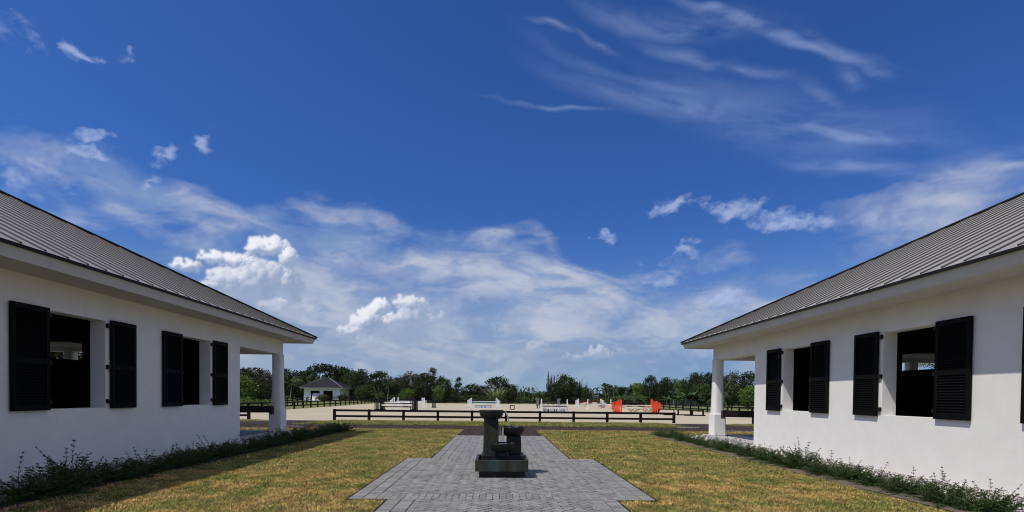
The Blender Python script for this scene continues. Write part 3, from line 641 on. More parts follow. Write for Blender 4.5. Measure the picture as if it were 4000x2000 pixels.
def upright(root, x, y, h, m):
    b = MB(); b.box(x-.055, x+.055, y-.055, y+.055, 0, h); b.box(x-.30, x+.30, y-.04, y+.04, 0, .07); b.box(x-.04, x+.04, y-.28, y+.28, .0, .069); return b.build('upright', m, root, -root.location)
def pole(root, x0, x1, y, z, m, bands=None, r=.05):
    """pole with optional coloured bands as its sub-part"""
    b = MB(); b.tube([(x0, y, z), (x1, y, z)], r, 10); o = b.build('pole', m, root, -root.location)
    if bands:
        q = MB(); n, mm = bands; L_ = (x1-x0)/(2*n+1)
        for k_ in range(n): q.tube([(x0+L_*(2*k_+1), y, z), (x0+L_*(2*k_+2), y, z)], r*1.06, 10)
        q.build('band', mm, o)
    return o
def plank(root, x0, x1, y, z0, z1, m, name='plank'):
    b = MB(); b.box(x0, x1, y-.02, y+.02, z0, z1); return b.build(name, m, root, -root.location)
# black jump, front left
j = jump('black-winged jump with a white plank between black poles, nearest on the left', (-10.8, 52.8, 0))
wing(j, -12.26, -12.92, 52.7, 1.36, 1.0, m_blackp, 4); wing(j, -9.24, -8.57, 52.8, 1.38, 1.03, m_blackp, 4); wing(j, -12.18, -12.75, 54.3, 1.36, 1.0, m_blackp, 4); wing(j, -9.15, -8.7, 54.3, 1.36, 1.0, m_blackp, 4)
pole(j, -12.3, -9.1, 52.8, .76, m_blackp); plank(j, -12.3, -9.1, 52.76, .49, .64, m_white); pole(j, -12.3, -9.1, 52.8, .40, m_blackp); pole(j, -12.3, -9.1, 54.3, .80, m_white)
j = jump('white-winged jump with white poles behind the black-winged jump', (-10.2, 57.9, 0))
wing(j, -11.88, -12.43, 57.8, 1.36, 1.03, m_white); wing(j, -8.82, -8.28, 57.8, 1.35, 1.02, m_white); upright(j, -11.70, 58.8, 1.38, m_white); upright(j, -8.68, 58.8, 1.36, m_white)
pole(j, -11.9, -8.8, 58.8, .90, m_white); pole(j, -11.9, -8.8, 57.8, .78, m_white, (2, m_grey))
j = jump('small black-winged jump farthest back on the left of the arena', (-10.4, 67.3, 0))
wing(j, -12.1, -12.75, 67.3, 1.36, 1.0, m_blackp); wing(j, -8.88, -8.35, 67.3, 1.37, 1.0, m_blackp); pole(j, -12.2, -8.85, 67.3, .86, m_blackp); pole(j, -12.2, -8.85, 67.3, .62, m_blackp, (1, m_white))
b = MB()
for k_ in range(5): b.box(-12.4+k_*.17, -12.33+k_*.17, 66.9, 66.94, .03, .30)
b.box(-12.45, -11.6, 66.88, 66.96, .0, .05); b.box(-12.45, -11.6, 66.88, 66.96, .27, .31); b.build('filler', m_blackp, j, -j.location)
# teal jump with lattice plank
j = jump('white-winged jump with a teal pole and a blue ring lattice below', (-1.9, 64.4, 0))
wing(j, -3.44, -3.99, 64.3, 1.36, 1.08, m_white, 4); wing(j, -.38, .19, 64.4, 1.38, 1.07, m_white, 4)
pole(j, -3.45, -.36, 64.4, .93, m_white, None, .035); plank(j, -3.45, -.36, 64.38, .74, .86, m_teal); pole(j, -3.45, -.36, 64.4, .62, m_white); plank(j, -3.9, .1, 64.2, .0, .06, m_white, 'base_board')
f = plank(j, -2.98, -.88, 64.25, .08, .46, m_white, 'filler')
q = MB()
def ring(b, cx, cz, r, y, t0=0, t1=360, w=.035):
    n = 20; pts = [math.radians(t0+(t1-t0)*i/n) for i in range(n+1)]
    for i in range(n):
        a, c_ = pts[i], pts[i+1]; b.add([(cx+(r-w)*math.cos(a), y, cz+(r-w)*math.sin(a)), (cx+r*math.cos(a), y, cz+r*math.sin(a)), (cx+r*math.cos(c_), y, cz+r*math.sin(c_)), (cx+(r-w)*math.cos(c_), y, cz+(r-w)*math.sin(c_))], [(0, 1, 2, 3)])
yy = 64.222
for cx in (-2.15, -1.71): ring(q, cx, .27, .155, yy); ring(q, cx, .27, .09, yy)
for cx, t0 in ((-2.86, -90), (-1.0, 90)): ring(q, cx, .27, .15, yy, t0, t0+180); ring(q, cx, .27, .08, yy, t0, t0+180)
for cx in (-2.5, -1.36):
    for sg in (-1, 1): q.bar((cx-.11, yy, .27-sg*.14), (cx+.11, yy, .27+sg*.14), .008, .04, up=(0, 1, 0))
q.bar((-2.98, yy, .445), (-.88, yy, .445), .008, .028, up=(0, 0, 1)); q.bar((-2.98, yy, .095), (-.88, yy, .095), .008, .028, up=(0, 0, 1)); q.box(-2.98, -2.95, yy-.004, yy+.004, .08, .46); q.box(-.91, -.88, yy-.004, yy+.004, .08, .46)
q.build('ring_pattern', m_navy, f)
# hollow black block
b = MB()
def rsq(w, r, z, n=6):
    pts = []
    for cx, cz, a0 in ((w-r, w-r, 0), (-(w-r), w-r, 90), (-(w-r), -(w-r), 180), (w-r, -(w-r), 270)):
        for i in range(n+1): a = math.radians(a0+90*i/n); pts.append((cx+r*math.cos(a), z+cz+r*math.sin(a)))
    return pts
o1 = rsq(.285, .09, .285); i1 = rsq(.195, .04, .285); n = len(o1)
vs = [(x, -.12, z) for x, z in o1]+[(x, -.12, z) for x, z in i1]+[(x, .12, z) for x, z in o1]+[(x, .12, z) for x, z in i1]; fs = []
for i in range(n):
    k_ = (i+1) % n; fs += [(i, k_, n+k_, n+i), (2*n+i, 3*n+i, 3*n+k_, 2*n+k_), (i, 2*n+i, 2*n+k_, k_), (n+i, n+k_, 3*n+k_, 3*n+i)]
b.add(vs, fs); tag(b.build('jump_block', m_blackp, loc=(1.64, 60.8, 0)), 'hollow black square jump block standing alone on the sand', 'jump block')
# zebra jump
j = jump('jump between two plain white uprights with a black and white zigzag panel', (5.95, 54, 0))
upright(j, 4.56, 53.7, 1.37, m_white); upright(j, 7.38, 54.1, 1.36, m_white); pole(j, 4.6, 7.35, 53.95, .72, m_white); pole(j, 4.6, 7.35, 53.95, .60, m_brown, (3, m_blackp)); 
b = MB(); b.box(4.78, 7.12, 53.86, 53.92, 0, .47); f = b.build('filler', m_blackp, j, -j.location)
q = MB(); rz = random.Random(4); x = 4.80; top = True
while x < 6.98:
    w1, w2 = rz.uniform(.05, .08), rz.uniform(.02, .05); sh_ = rz.uniform(-.05, .05)
    q.add([(x, 53.855, .46), (x+w1, 53.855, .46), (x+w1+sh_, 53.855, .02), (x+sh_+.02, 53.855, .02)], [(0, 1, 2, 3)])
    q.add([(x+w1, 53.855, .46), (x+w1+w2+.03, 53.855, .46), (x+w1+.015, 53.855, .22)], [(0, 1, 2)]); x += w1+w2+.02
q.bar((4.78, 53.85, .465), (7.0, 53.85, .465), .01, .05); q.build('zigzag_stripe', m_white, f)
# grey horse-head wings
def horsehead(b, x, y, s):
    o = [(0, .38), (.10, .36), (.30, .37), (.42, .42), (.44, .70), (.47, 1.0), (.47, 1.25), (.42, 1.38), (.30, 1.34), (.12, 1.40), (-.06, 1.36), (-.10, 1.27), (-.04, 1.20), (.05, 1.22), (.08, 1.02), (.04, .80), (.02, .58)]
    b.prism([(x+s*(px-.2), z) for px, z in o], y-.05, y+.05)
j = jump('grey carved-wing jump on black stands behind the zigzag jump', (6.9, 69.5, 0))
for x, s in ((5.35, 1), (8.35, -1)):
    b = MB(); horsehead(b, x, 69.5, s); w_ = b.build('wing', m_grey, j, -j.location)
    q = MB(); q.box(x-.16, x+.12, 69.3, 69.7, .0, .06); q.bar((x, 69.5, .05), (x+s*.03, 69.5, .40), .12); q.box(x+s*.30-.04, x+s*.30+.04, 69.45, 69.55, 0, 1.30); q.build('stand', m_blackp, w_)
pole(j, 5.6, 8.1, 69.5, .80, m_brown); pole(j, 5.6, 8.1, 69.5, .55, m_cream, (3, m_brown)); pole(j, 5.6, 8.1, 69.9, .95, m_blackp)
# far white jump with red poles and cream filler
j = jump('far white-winged jump with dark red poles and a cream filler panel', (14.8, 81, 0))
wing(j, 12.98, 12.42, 80.9, 1.38, 1.08, m_white, 4); wing(j, 16.48, 17.14, 81.2, 1.39, 1.1, m_white, 4); pole(j, 13, 16.5, 81, .96, m_red); pole(j, 13, 16.5, 81, .72, m_red, (2, m_pale)); pole(j, 13, 16.5, 81.3, .60, m_white)
b = MB(); b.prism([(13.18, .05), (13.24, 0), (13.44, 0), (13.50, .12), (13.62, .16), (13.74, .14), (13.84, 0), (14.02, 0), (14.06, .10), (14.03, .62), (13.95, .68), (13.30, .68), (13.20, .60)], 80.7, 80.76); f = b.build('filler', m_cream, j, -j.location)
b = MB(); b.box(13.04, 13.14, 80.7, 80.8, .45, .62); b.box(14.10, 14.2, 80.7, 80.8, .45, .62); b.build('block_end', m_brown, f)
j = jump('jump between white posts with a red and white butterfly-shaped panel', (14.1, 70, 0))
upright(j, 12.41, 69.7, 1.35, m_white); upright(j, 15.72, 70.1, 1.36, m_white); pole(j, 12.45, 15.7, 69.9, .80, m_brown, (2, m_white)); pole(j, 12.45, 15.7, 69.9, .62, m_white)
b = MB(); b.prism([(13.80, .30), (13.95, .62), (14.12, .60), (14.25, .72), (14.42, .66), (14.70, .68), (14.86, .52), (14.88, .30), (14.82, .06), (14.72, .02), (14.66, .20), (14.50, .10), (14.36, .02), (14.24, .08), (14.20, .30), (14.05, .42), (13.92, .22), (13.84, .20)], 69.66, 69.70); f = b.build('filler', m_pale, j, -j.location)
q = MB()
for k_ in range(6): q.bar((14.15+k_*.12, 69.655, .16+.05*(k_ % 3)), (14.30+k_*.10, 69.655, .58-.04*(k_ % 2)), .008, .055, up=(0, 1, 0))
q.build('red_stripe', m_red, f)
q = MB(); q.bar((13.82, 69.655, .24), (14.18, 69.655, .60), .008, .09, up=(0, 1, 0)); q.bar((13.92, 69.655, .52), (14.22, 69.655, .40), .008, .05, up=(0, 1, 0)); q.build('navy_stripe', m_navy, f)
# red coral-shaped wings
j = jump('jump with tall bright orange-red fan-shaped wings and pale poles', (14.75, 53.5, 0))
def fan(x_in, s, y, seed):
    rr = random.Random(seed); b = MB()
    for k_ in range(8):
        t = k_/7; x0 = x_in+s*(.03+t*.80); x1 = x_in+s*(.04+t*1.02)
        zt = 1.42-.10*t-.36*t**2.2+rr.uniform(-.09, .06); w = .088
        b.prism([(x0-w/2, .0), (x0+w/2, .0), (x1+w*.62, zt-.10), (x1+w*.3, zt), (x1-w*.35, zt-.03), (x1-w*.55, zt-.12)], y-.03-.004*k_, y+.03+.004*k_)
    for k_ in range(5):  # curled side leaves
        z = .18+k_*.20; a = x_in+s*.75; e = x_in+s*(1.06+.03*math.sin(k_))
        b.prism([(a, z), (e, z+.04), (e+s*.02, z+.10), (e-s*.06, z+.15), (a, z+.16)], y-.05, y+.05)
    b.box(min(x_in, x_in+s*.95), max(x_in, x_in+s*.95), y-.05, y+.05, .0, .30); b.box(x_in-.06, x_in+.06, y-.30, y+.30, 0, .08)
    o = b.build('wing', m_orange, j, -j.location)
    q = MB(); q.prism([(x_in+s*.13, .10), (x_in+s*.18, .10), (x_in+s*.17, .5), (x_in+s*.14, .62)], y-.075, y-.06); ring(q, x_in+s*.80, .17, .13, y-.062, 20, 200, .05); q.build('cream_inlay', m_cream, o); return o
fan(13.10, -1, 53.3, 1); fan(16.36, 1, 53.7, 2)
pole(j, 13.1, 16.4, 53.5, .77, m_cream, (5, m_pale)); pole(j, 13.1, 16.4, 53.9, .69, m_pale, (2, m_brown)); pole(j, 13.1, 16.4, 53.5, .52, m_cream, (3, m_pale))
for cx in (14.45, 15.95):
    q = MB(); o_ = [(-.78, .38), (-.55, .40), (-.42, .18), (-.30, .40), (-.10, .36), (.02, .18), (.22, .38), (.30, .42), (.70, .38), (.45, .26), (.28, .0), (-.40, .0), (-.58, .22)]
    q.prism([(cx+x*.92, z) for x, z in o_], 53.15, 53.2); f = q.build('filler', m_orange if cx > 20 else m_cream, j, -j.location)
    s_ = MB()
    for i in range(len(o_)-1): s_.bar((cx+o_[i][0]*.92, 53.145, o_[i][1]), (cx+o_[i+1][0]*.92, 53.145, o_[i+1][1]),   .012, .065, up=(0, 1, 0))
    s_.build('outline', mat('rust_paint', (.36, .075, .03), .6, .2) if 'rust_paint' not in MATS else MATS['rust_paint'], f)
# low trestles with ground poles at the right
def trestle(x, y, L_, an, label):
    r_ = empty('cavaletti', (x, y, 0), an, label, 'cavaletti', 'low cavaletti at the right side of the arena')
    for sx_ in (0, L_):
        b = MB(); b.box(sx_-.04, sx_+.04, -.16, -.10, 0, .44); b.box(sx_-.04, sx_+.04, .10, .16, 0, .44); b.box(sx_-.04, sx_+.04, -.16, .16, .36, .44); b.box(sx_-.04, sx_+.04, -.16, .16, 0, .05); b.build('stand', m_fence, r_)
    b = MB(); b.tube([(-.05, 0, .49), (L_+.05, 0, .49)], .055, 10); b.build('pole', m_fence, r_); return r_
trestle(16.0, 49.9, 1.45, R(-22), 'low black cavaletti, the one nearest the orange-red wing')
trestle(17.5, 48.6, 1.35, R(-35), 'low black cavaletti in the middle of the three near the right fence')
trestle(18.2, 47.2, 1.15, R(-40), 'low black cavaletti at the far right end by the side fence')
for (x, y, L_, an, lb) in ((15.4, 46.6, 2.6, 3, 'black ground pole lying on the sand just past the near fence end'), (17.0, 45.6, 1.9, -2, 'shorter black ground pole lying on the sand to the right of the other')):
    b = MB(); b.tube([(0, 0, .06), (L_, 0, .06)], .055, 10); o = b.build('ground_pole', m_fence, loc=(x, y, 0)); o.rotation_euler = (0, 0, R(an)); tag(o, lb, 'ground pole', 'ground poles on the sand')
# thin white boards lying on the dark road at the right
for (x, y, L_, lb) in ((11.0, 24.35, 1.9, 'thin white board lying on the dark road near the right barn'), (9.6, 26.85, 1.2, 'short white board at the tip of the grass strip'), (-10.6, 25.1, .9, 'small white board on the dark road near the left barn')):
    b = MB(); b.box(0, L_, -.05, .05, 0, .03); tag(b.build('road_board', m_conc, loc=(x, y, .002)), lb, 'board', 'boards lying at the road')
# ------------------------------------------------------------------ small building behind the arena
m_shingle = mat('dark_grey_shingles', (.026, .023, .026), .95, .1, var=.18, vscale=2, bump=.02, bscale=12, stretch=(1, 1, 4)); m_glass = mat('dark_window_glass', (.02, .03, .05), .15, .6)
sh = empty('storage_building', (-45.2, 134.5, 0), 0, 'small white storage building with a dark hipped roof left of the arena', 'building')
so_ = -sh.location; fx0, fx1, fy0, fy1, hz = -49.8, -40.7, 130.4, 138.6, 3.15
b = MB(); op = [(-48.2, -45.85), (-44.95, -42.55)]; x = fx0
for a, e in op: b.box(x, a, fy0, fy0+.25, 0, hz); b.box(a, e, fy0, fy0+.25, 2.55, hz); x = e
b.box(x, fx1, fy0, fy0+.25, 0, hz); b.box(fx0, fx0+.2, fy0+.25, fy1, 0, hz); b.box(fx1-.2, fx1, fy0+.25, fy1, 0, hz); b.box(fx0+.2, fx1-.2, fy1-.2, fy1, 0, hz); b.build('wall', mat('bright_white_wall', (.88, .88, .87), .8, .2), sh, so_)
b = MB(); b.box(fx0-.95, fx1+.95, fy0-.95, fy1+.95, hz, hz+.22); b.build('eave', m_trim, sh, so_)
b = MB(); z0 = hz+.222; z1 = 6.05; e = 1.0
b.add([(fx0-e, fy0-e, z0), (fx1+e, fy0-e, z0), (fx1+e, fy1+e, z0), (fx0-e, fy1+e, z0), (-45.6, 134.5, z1), (-44.9, 134.5, z1)], [(0, 1, 5, 4), (1, 2, 5), (2, 3, 4, 5), (3, 0, 4)]); rf = b.build('roof', m_shingle, sh, so_)
b = MB()
for q0, q1 in (((fx0-e, fy0-e, z0), (-45.6, 134.5, z1)), ((fx1+e, fy0-e, z0), (-44.9, 134.5, z1)), ((fx1+e, fy1+e, z0), (-44.9, 134.5, z1)), ((fx0-e, fy1+e, z0), (-45.6, 134.5, z1))): b.bar(q0, q1, .22, .10)
b.build('hip_cap', mat('grey_ridge_tile', (.17, .16, .17), .9, .2), rf)
for a, e in op:
    b = MB(); b.box(a, e, fy0+.14, fy0+.2, 0, 2.55); b.build('door', m_dark, sh, so_)
b = MB(); b.box(fx1, fx1+.05, 133.9, 135.2, .8, 2.2); wn = b.build('window', m_trim, sh, so_); b = MB(); b.box(fx1+.05, fx1+.07, 134.1, 135.0, .95, 2.05); b.build('pane', m_glass, wn)
for k_ in range(10):
    b = MB(); x = -48.1+k_*.29+(.35 if k_ > 0 else 0); hh = 1.85+.07*math.sin(k_*2.3); b.bar((x, fy0-.75, 0), (x+.03, fy0-.15, hh), .22, .03, up=(0, 1, 0))
    q = ['first', 'second', 'third', 'fourth', 'fifth', 'sixth', 'seventh', 'eighth', 'ninth'][k_-1]
    tag(b.build('white_board', m_white), 'pale upright board standing apart, left of the leaning row' if k_ == 0 else 'pale board leaning on the storage building, %s from the left in its row' % q, 'board', 'pale boards leaning on the small building')
# ------------------------------------------------------------------ two slatted trailers far behind the arena
m_alu = mat('dull_aluminium', (.20, .215, .225), .55, .5, metal=.2, var=.15, vscale=2)
for (x, w, lb) in ((22.65, 1.45, 'narrower grey slatted stock trailer, the left one of the pair under the palms'), (24.75, 2.3, 'wider grey slatted stock trailer, the right one of the pair under the palms')):
    r_ = empty('stock_trailer', (x, 130, 0), 0, lb, 'trailer', 'grey stock trailers far behind the arena')
    b = MB(); b.box(-w/2, w/2, -.9, .9, .42, .95)
    for z in (1.18, 1.42, 1.66): b.box(-w/2, w/2, -.9, -.86, z, z+.13); b.box(-w/2, w/2, .86, .9, z, z+.13)
    for xx in (-w/2, -w/6, w/6, w/2): b.box(xx-.03, xx+.03, -.93, -.87, .42, 2.1); b.box(xx-.03, xx+.03, .87, .93, .42, 2.1)
    b.box(-w/2, w/2, -.5, .5, .95, 2.0); b.build('body', m_alu, r_)
    b = MB(); b.box(-w/2-.06, w/2+.06, -.98, .98, 2.1, 2.2); b.build('roof', m_trim, r_)
    for xx in (-.28, .28):
        b = MB(); n_ = 16; b.prism([(xx+.26*math.cos(2*math.pi*i/n_), .27+.26*math.sin(2*math.pi*i/n_)) for i in range(n_)], -1.0, -.84); b.build('wheel', m_blackp, r_)
# thin poles over the trees
for (x, y, h_, lb) in ((5.8, 150, 5.2, 'thin grey utility pole rising above the palms right of the tall cane clump'), (56.7, 150, 8.4, 'thin utility mast above the trees near the right barn')):
    r_ = empty('utility_pole', (x, y, 0), 0, lb, 'utility pole', 'thin poles above the tree line'); b = MB(); b.tube([(0, 0, 0), (0, 0, h_)], [.14, .09], 8); b.build('mast', m_grey, r_); b = MB(); b.box(-.7, .7, -.05, .05, h_-.55, h_-.42); b.build('crossarm', m_grey, r_)
# ------------------------------------------------------------------ lawn blades, gravel chips
m_blade = mat('lawn_blades', (.50, .335, .120), .8, .15, vscale=1.3, var2=(.195, .215, .050), var=.55, island=.65, detail=10)
m_blade_far = mat('lawn_blades_far', (.37, .29, .095), .8, .15, vscale=.9, var2=(.185, .215, .050), var=.5, island=.6, detail=10)
m_blade2 = mat('strip_blades', (.185, .205, .055), .8, .15, vscale=.6, var2=(.27, .25, .08), var=.3, island=.4)
def blades(name, n, xr, yr, h, w, m, keep, z0=.004, lean=1.3):
    x = rng.uniform(xr[0], xr[1], n); y = rng.uniform(yr[0], yr[1], n); k_ = keep(x, y); x, y = x[k_], y[k_]; n = len(x)
    hh = h*rng.uniform(.5, 1.35, n); a = rng.uniform(0, 2*np.pi, n); ww = w*rng.uniform(.7, 1.3, n)/2
    d = np.stack([np.cos(a), np.sin(a)], 1); pp = np.stack([-d[:, 1], d[:, 0]], 1); le = hh*rng.uniform(.2, lean*1.6, n)
    P0 = np.stack([x, y, np.full(n, z0)], 1)
    def q(f, zf, wf, sgn): return P0+np.concatenate([d*(le*f)[:, None]+pp*(ww*wf*sgn)[:, None], (hh*zf)[:, None]], 1)
    v = np.stack([q(0, 0, 1, -1), q(0, 0, 1, 1), q(.45, .62, .8, 1), q(.45, .62, .8, -1), q(1.0, .85, .15, 1), q(1.0, .85, .15, -1)], 1).reshape(-1, 3)
    b_ = np.arange(n)[:, None]*6; idx = np.concatenate([b_+np.array([[0, 1, 2, 3]]), b_+np.array([[3, 2, 4, 5]])], 1).ravel()
    o = raw_mesh(name, v, 4, idx, m); return tag(o, kind='stuff')
def on_lawn(x, y):
    pav_ = ((np.abs(x) < XA+.03) & (y < Y3)) | ((np.abs(x) < XB+.03) & (y > Y1-B-.03) & (y < Y2)) | ((np.abs(x) < 1.7) & (y > Y3-.1))
    return ~pav_
gn = blades('lawn_grass', 175000, (-6.75, 6.4), (5.2, 10.5), .030, .0075, m_blade, on_lawn)
tag(gn, 'short straw and green turf of the lawn near the camera', 'grass')
gf = blades('lawn_grass', 120000, (-6.7, 6.42), (10.5, 24.1), .036, .0120, m_blade_far, on_lawn)
tag(gf, 'farther part of the straw and green lawn between the barns', 'grass')
gs = blades('strip_grass', 42000, (-10.6, 10.3), (27.0, 31.3), .075, .018, m_blade2, lambda x, y: np.abs(x) < 10.6-(y-29)*.35*(y > 29))
tag(gs, 'greener grass of the strip in front of the arena fence', 'grass')
gw = blades('side_grass', 26000, (-30, 30), (20.9, 24.0), .06, .014, m_blade, lambda x, y: np.abs(x) > 6.4)
tag(gw, 'thin straw grass beside the porches along the dark road', 'grass')
gq = blades('side_grass', 16000, (-22, 24), (28.6, 31.3), .07, .016, m_blade2, lambda x, y: (np.abs(x) > 14.3) & (y > 29.2-.1*np.abs(x-0)*0))
tag(gq, 'green grass strips beside the arena entrances', 'grass')
m_chip = mat('white_marble_chip', (.47, .43, .40), .85, .2, island=.6)
def chips(n, s):
    x = s*rng.uniform(7.2, 8.63, n); y = rng.uniform(5.0, 16.9, n); z = rng.uniform(.012, .03, n); r = rng.uniform(.014, .034, n)
    base = np.array([(1, 0, 0), (0, 1, 0), (-1, 0, 0), (0, -1, 0), (0, 0, 1), (0, 0, -1)], float)
    v = base[None]*r[:, None, None]*rng.uniform(.55, 1.25, (n, 6, 1)); v[:, :, 2] *= .7
    a = rng.uniform(0, 6.28, n); c_, s_ = np.cos(a)[:, None], np.sin(a)[:, None]; vx = v[:, :, 0]*c_-v[:, :, 1]*s_; vy = v[:, :, 0]*s_+v[:, :, 1]*c_
    v = np.stack([vx+x[:, None], vy+y[:, None], v[:, :, 2]+z[:, None]], 2).reshape(-1, 3)
    t = np.array([0, 1, 4, 1, 2, 4, 2, 3, 4, 3, 0, 4, 1, 0, 5, 2, 1, 5, 3, 2, 5, 0, 3, 5])
    idx = (np.arange(n)[:, None]*6+t[None]).ravel(); o = raw_mesh('gravel_chips', v, 3, idx, m_chip)
    return tag(o, 'white stone chips in the bed along the %s barn' % ('left' if s < 0 else 'right'), 'gravel', kind='stuff')
chips(15000, -1); chips(15000, 1)
m_clod = mat('mulch_clod', (.050, .038, .036), .95, .1, island=.5)
def clods(n, xr, yr, keep=None, r0=.03):
    x = rng.uniform(*xr, n); y = rng.uniform(*yr, n); r = rng.uniform(.4, 1.5, n)*r0
    base = np.array([(1, 0, 0), (0, 1, 0), (-1, 0, 0), (0, -1, 0), (0, 0, .8)], float); v = base[None]*r[:, None, None]*rng.uniform(.5, 1.3, (n, 5, 1))
    v = (v+np.stack([x, y, np.zeros(n)+.004], 1)[:, None]).reshape(-1, 3); t = np.array([0, 1, 4, 1, 2, 4, 2, 3, 4, 3, 0, 4])
    idx = (np.arange(n)[:, None]*5+t[None]).ravel(); o = raw_mesh('mulch_clods', v, 3, idx, m_clod); return tag(o, kind='stuff')
tag(clods(5000, (-1.72, 1.72), (20.15, 24.2)), 'dark crumbly mulch at the far end of the paving', 'mulch')
tag(clods(14000, (-16, 16), (23.9, 27.0), r0=.028), 'dark crumbs of footing scattered on the road', 'footing')
# ------------------------------------------------------------------ shrubs along the barns
m_twig = mat('shrub_twig', (.10, .075, .05), .8, .2); m_sleaf = mat('shrub_leaf', (.044, .086, .020), .5, .2, island=.7, objrand=.12, transl=.15)
def shrub_mesh(seed, nb, long_):
    r_ = np.random.default_rng(seed); tw = MB(); cs = []; aim = []; 
    for k_ in range(nb):
        a = r_.uniform(0, 6.283); lng = k_ < long_
        el_ = r_.uniform(.95, 1.4) if lng else r_.uniform(.08, 1.25); L_ = r_.uniform(.52, .80) if lng else r_.uniform(.30, .60)
        p = np.array([r_.normal()*.10, r_.normal()*.10, 0.]); d = np.array([math.cos(a)*math.cos(el_), math.sin(a)*math.cos(el_), math.sin(el_)])
        bend = np.array([r_.normal()*.25, r_.normal()*.25, -.25 if not lng else .1]); pts = [p.copy()]; n = 9
        for i in range(n):
            p = p+d*L_/n; d = d+bend/n; d /= np.linalg.norm(d); p[2] = max(p[2], .02); pts.append(p.copy())
            m_ = 10 if not lng else 6
            if i > (0 if not lng else 1):
                # side sprigs in two ranks
                side = np.cross(d, [0, 0, 1.]); side /= np.linalg.norm(side)+1e-6
                for sg in (-1, 1):
                    sl_ = r_.uniform(.08, .15)*(1.15-i/n*.8)*(.5 if lng and i > 4 else 1)
                    dd = side*sg*.85+d*.55+r_.normal(size=3)*.12
                    for q in range(m_//2+1): cs.append(p+dd*sl_*(q+.6)/(m_//2+1)+r_.normal(size=3)*.005); aim.append(dd+r_.normal(size=3)*.3)
            cs.append(p+r_.normal(size=3)*.01); aim.append(d)
        tw.tube(pts, [.0055*(1-i/len(pts)*.7) for i in range(len(pts))], 4)
    return tw, np.array(cs), np.array(aim)
PROTO = []
for i, (nb, lg) in enumerate(((80, 3), (86, 3), (72, 2), (80, 5), (68, 3))):
    tw, cs, am = shrub_mesh(100+i, nb, lg); am /= np.linalg.norm(am, axis=1)[:, None]
    root = empty('shrub', (0, 0, 0)); tw.build('stems', m_twig, root); v, idx = leaf_quads(cs, .040, 3.0, aim=am); raw_mesh('leaves', v, 4, idx, m_sleaf, root)
    PROTO.append(root); KIDS[root.name] = kids(root)
ORD = ['first', 'second', 'third', 'fourth', 'fifth', 'sixth', 'seventh', 'eighth', 'ninth', 'tenth', 'eleventh', 'twelfth', 'thirteenth', 'fourteenth', 'fifteenth', 'sixteenth', 'seventeenth', 'eighteenth', 'nineteenth', 'twentieth', 'twenty-first', 'twenty-second', 'twenty-third', 'twenty-fourth', 'twenty-fifth', 'twenty-sixth']
used = set()
def put_copy(proto, loc, rz, sc):
    o = proto if proto.name not in used else copy_tree(proto)
    used.add(proto.name); o.location = loc; o.rotation_euler = (0, 0, rz); o.scale = sc; return o
rs = random.Random(21)
TALL = {-1: {4: 'with the tallest feathery sprig', }, 1: {8: 'with a tall thin upright sprig', 3: 'with two thin arching sprigs'}}
for s in (-1, 1):
    y = 5.35; k_ = 0; yend = 22.4 if s < 0 else 21.6
    while y < yend:
        pi_ = rs.choice([0, 1, 2, 4, 1]) if k_ not in TALL[s] else 3
        xx = s*((7.08 if s < 0 else 6.98)+rs.uniform(-.08, .08)) if y < 19 else s*(7.08-(y-19)*.10+rs.uniform(-.1, .1)); sc = rs.uniform(.84, 1.04) if s < 0 else rs.uniform(.70, .90)
        zz = rs.uniform(.78, 1.0)*(1.15 if k_ in TALL[s] else .88)
        o = put_copy(PROTO[pi_], (xx, y, .0), rs.uniform(0, 6.28), (sc, sc, sc*zz))
        side = 'left' if s < 0 else 'right'
        lb = 'low dark green shrub, the %s from the near end of the %s barn row' % (ORD[k_], side)
        if k_ in TALL[s]: lb = 'dark green shrub %s in the row by the %s barn' % (TALL[s][k_], side)
        tag(o, lb, 'shrub', 'shrubs along the %s barn wall' % side); k_ += 1; y += rs.uniform(.62, .94)
# ------------------------------------------------------------------ trees
def leafmat(name, c1, c2, isl=.5): return mat(name, tuple(q*1.1 for q in c1), .65, .12, vscale=1.6, var2=tuple(q*1.1 for q in c2), var=.25, island=isl, objrand=.12, transl=.08)
LM = {'dark': leafmat('leaf_dark', (.020, .034, .011), (.034, .050, .014)), 'olive': leafmat('leaf_olive', (.048, .052, .020), (.034, .042, .015)), 'bright': leafmat('leaf_bright', (.105, .165, .030), (.055, .095, .022)), 'mid': leafmat('leaf_mid', (.040, .064, .018), (.058, .080, .024)), 'brown': leafmat('leaf_brownish', (.060, .048, .030), (.040, .042, .020)), 'grey': leafmat('leaf_grey', (.085, .080, .078), (.050, .055, .045)), 'palm': leafmat('leaf_palm', (.040, .065, .024), (.060, .080, .032), .35), 'cane': leafmat('leaf_cane', (.25, .27, .13), (.17, .20, .07), .35), 'banana': leafmat('leaf_banana', (.055, .105, .030), (.040, .080, .025), .35)}
m_bark = mat('bark', (.13, .105, .085), .9, .2, var=.3, vscale=6, bump=.01, bscale=20); m_palmbark = mat('palm_bark', (.26, .24, .215), .9, .2, var=.25, vscale=8, stretch=(1, 1, 4))
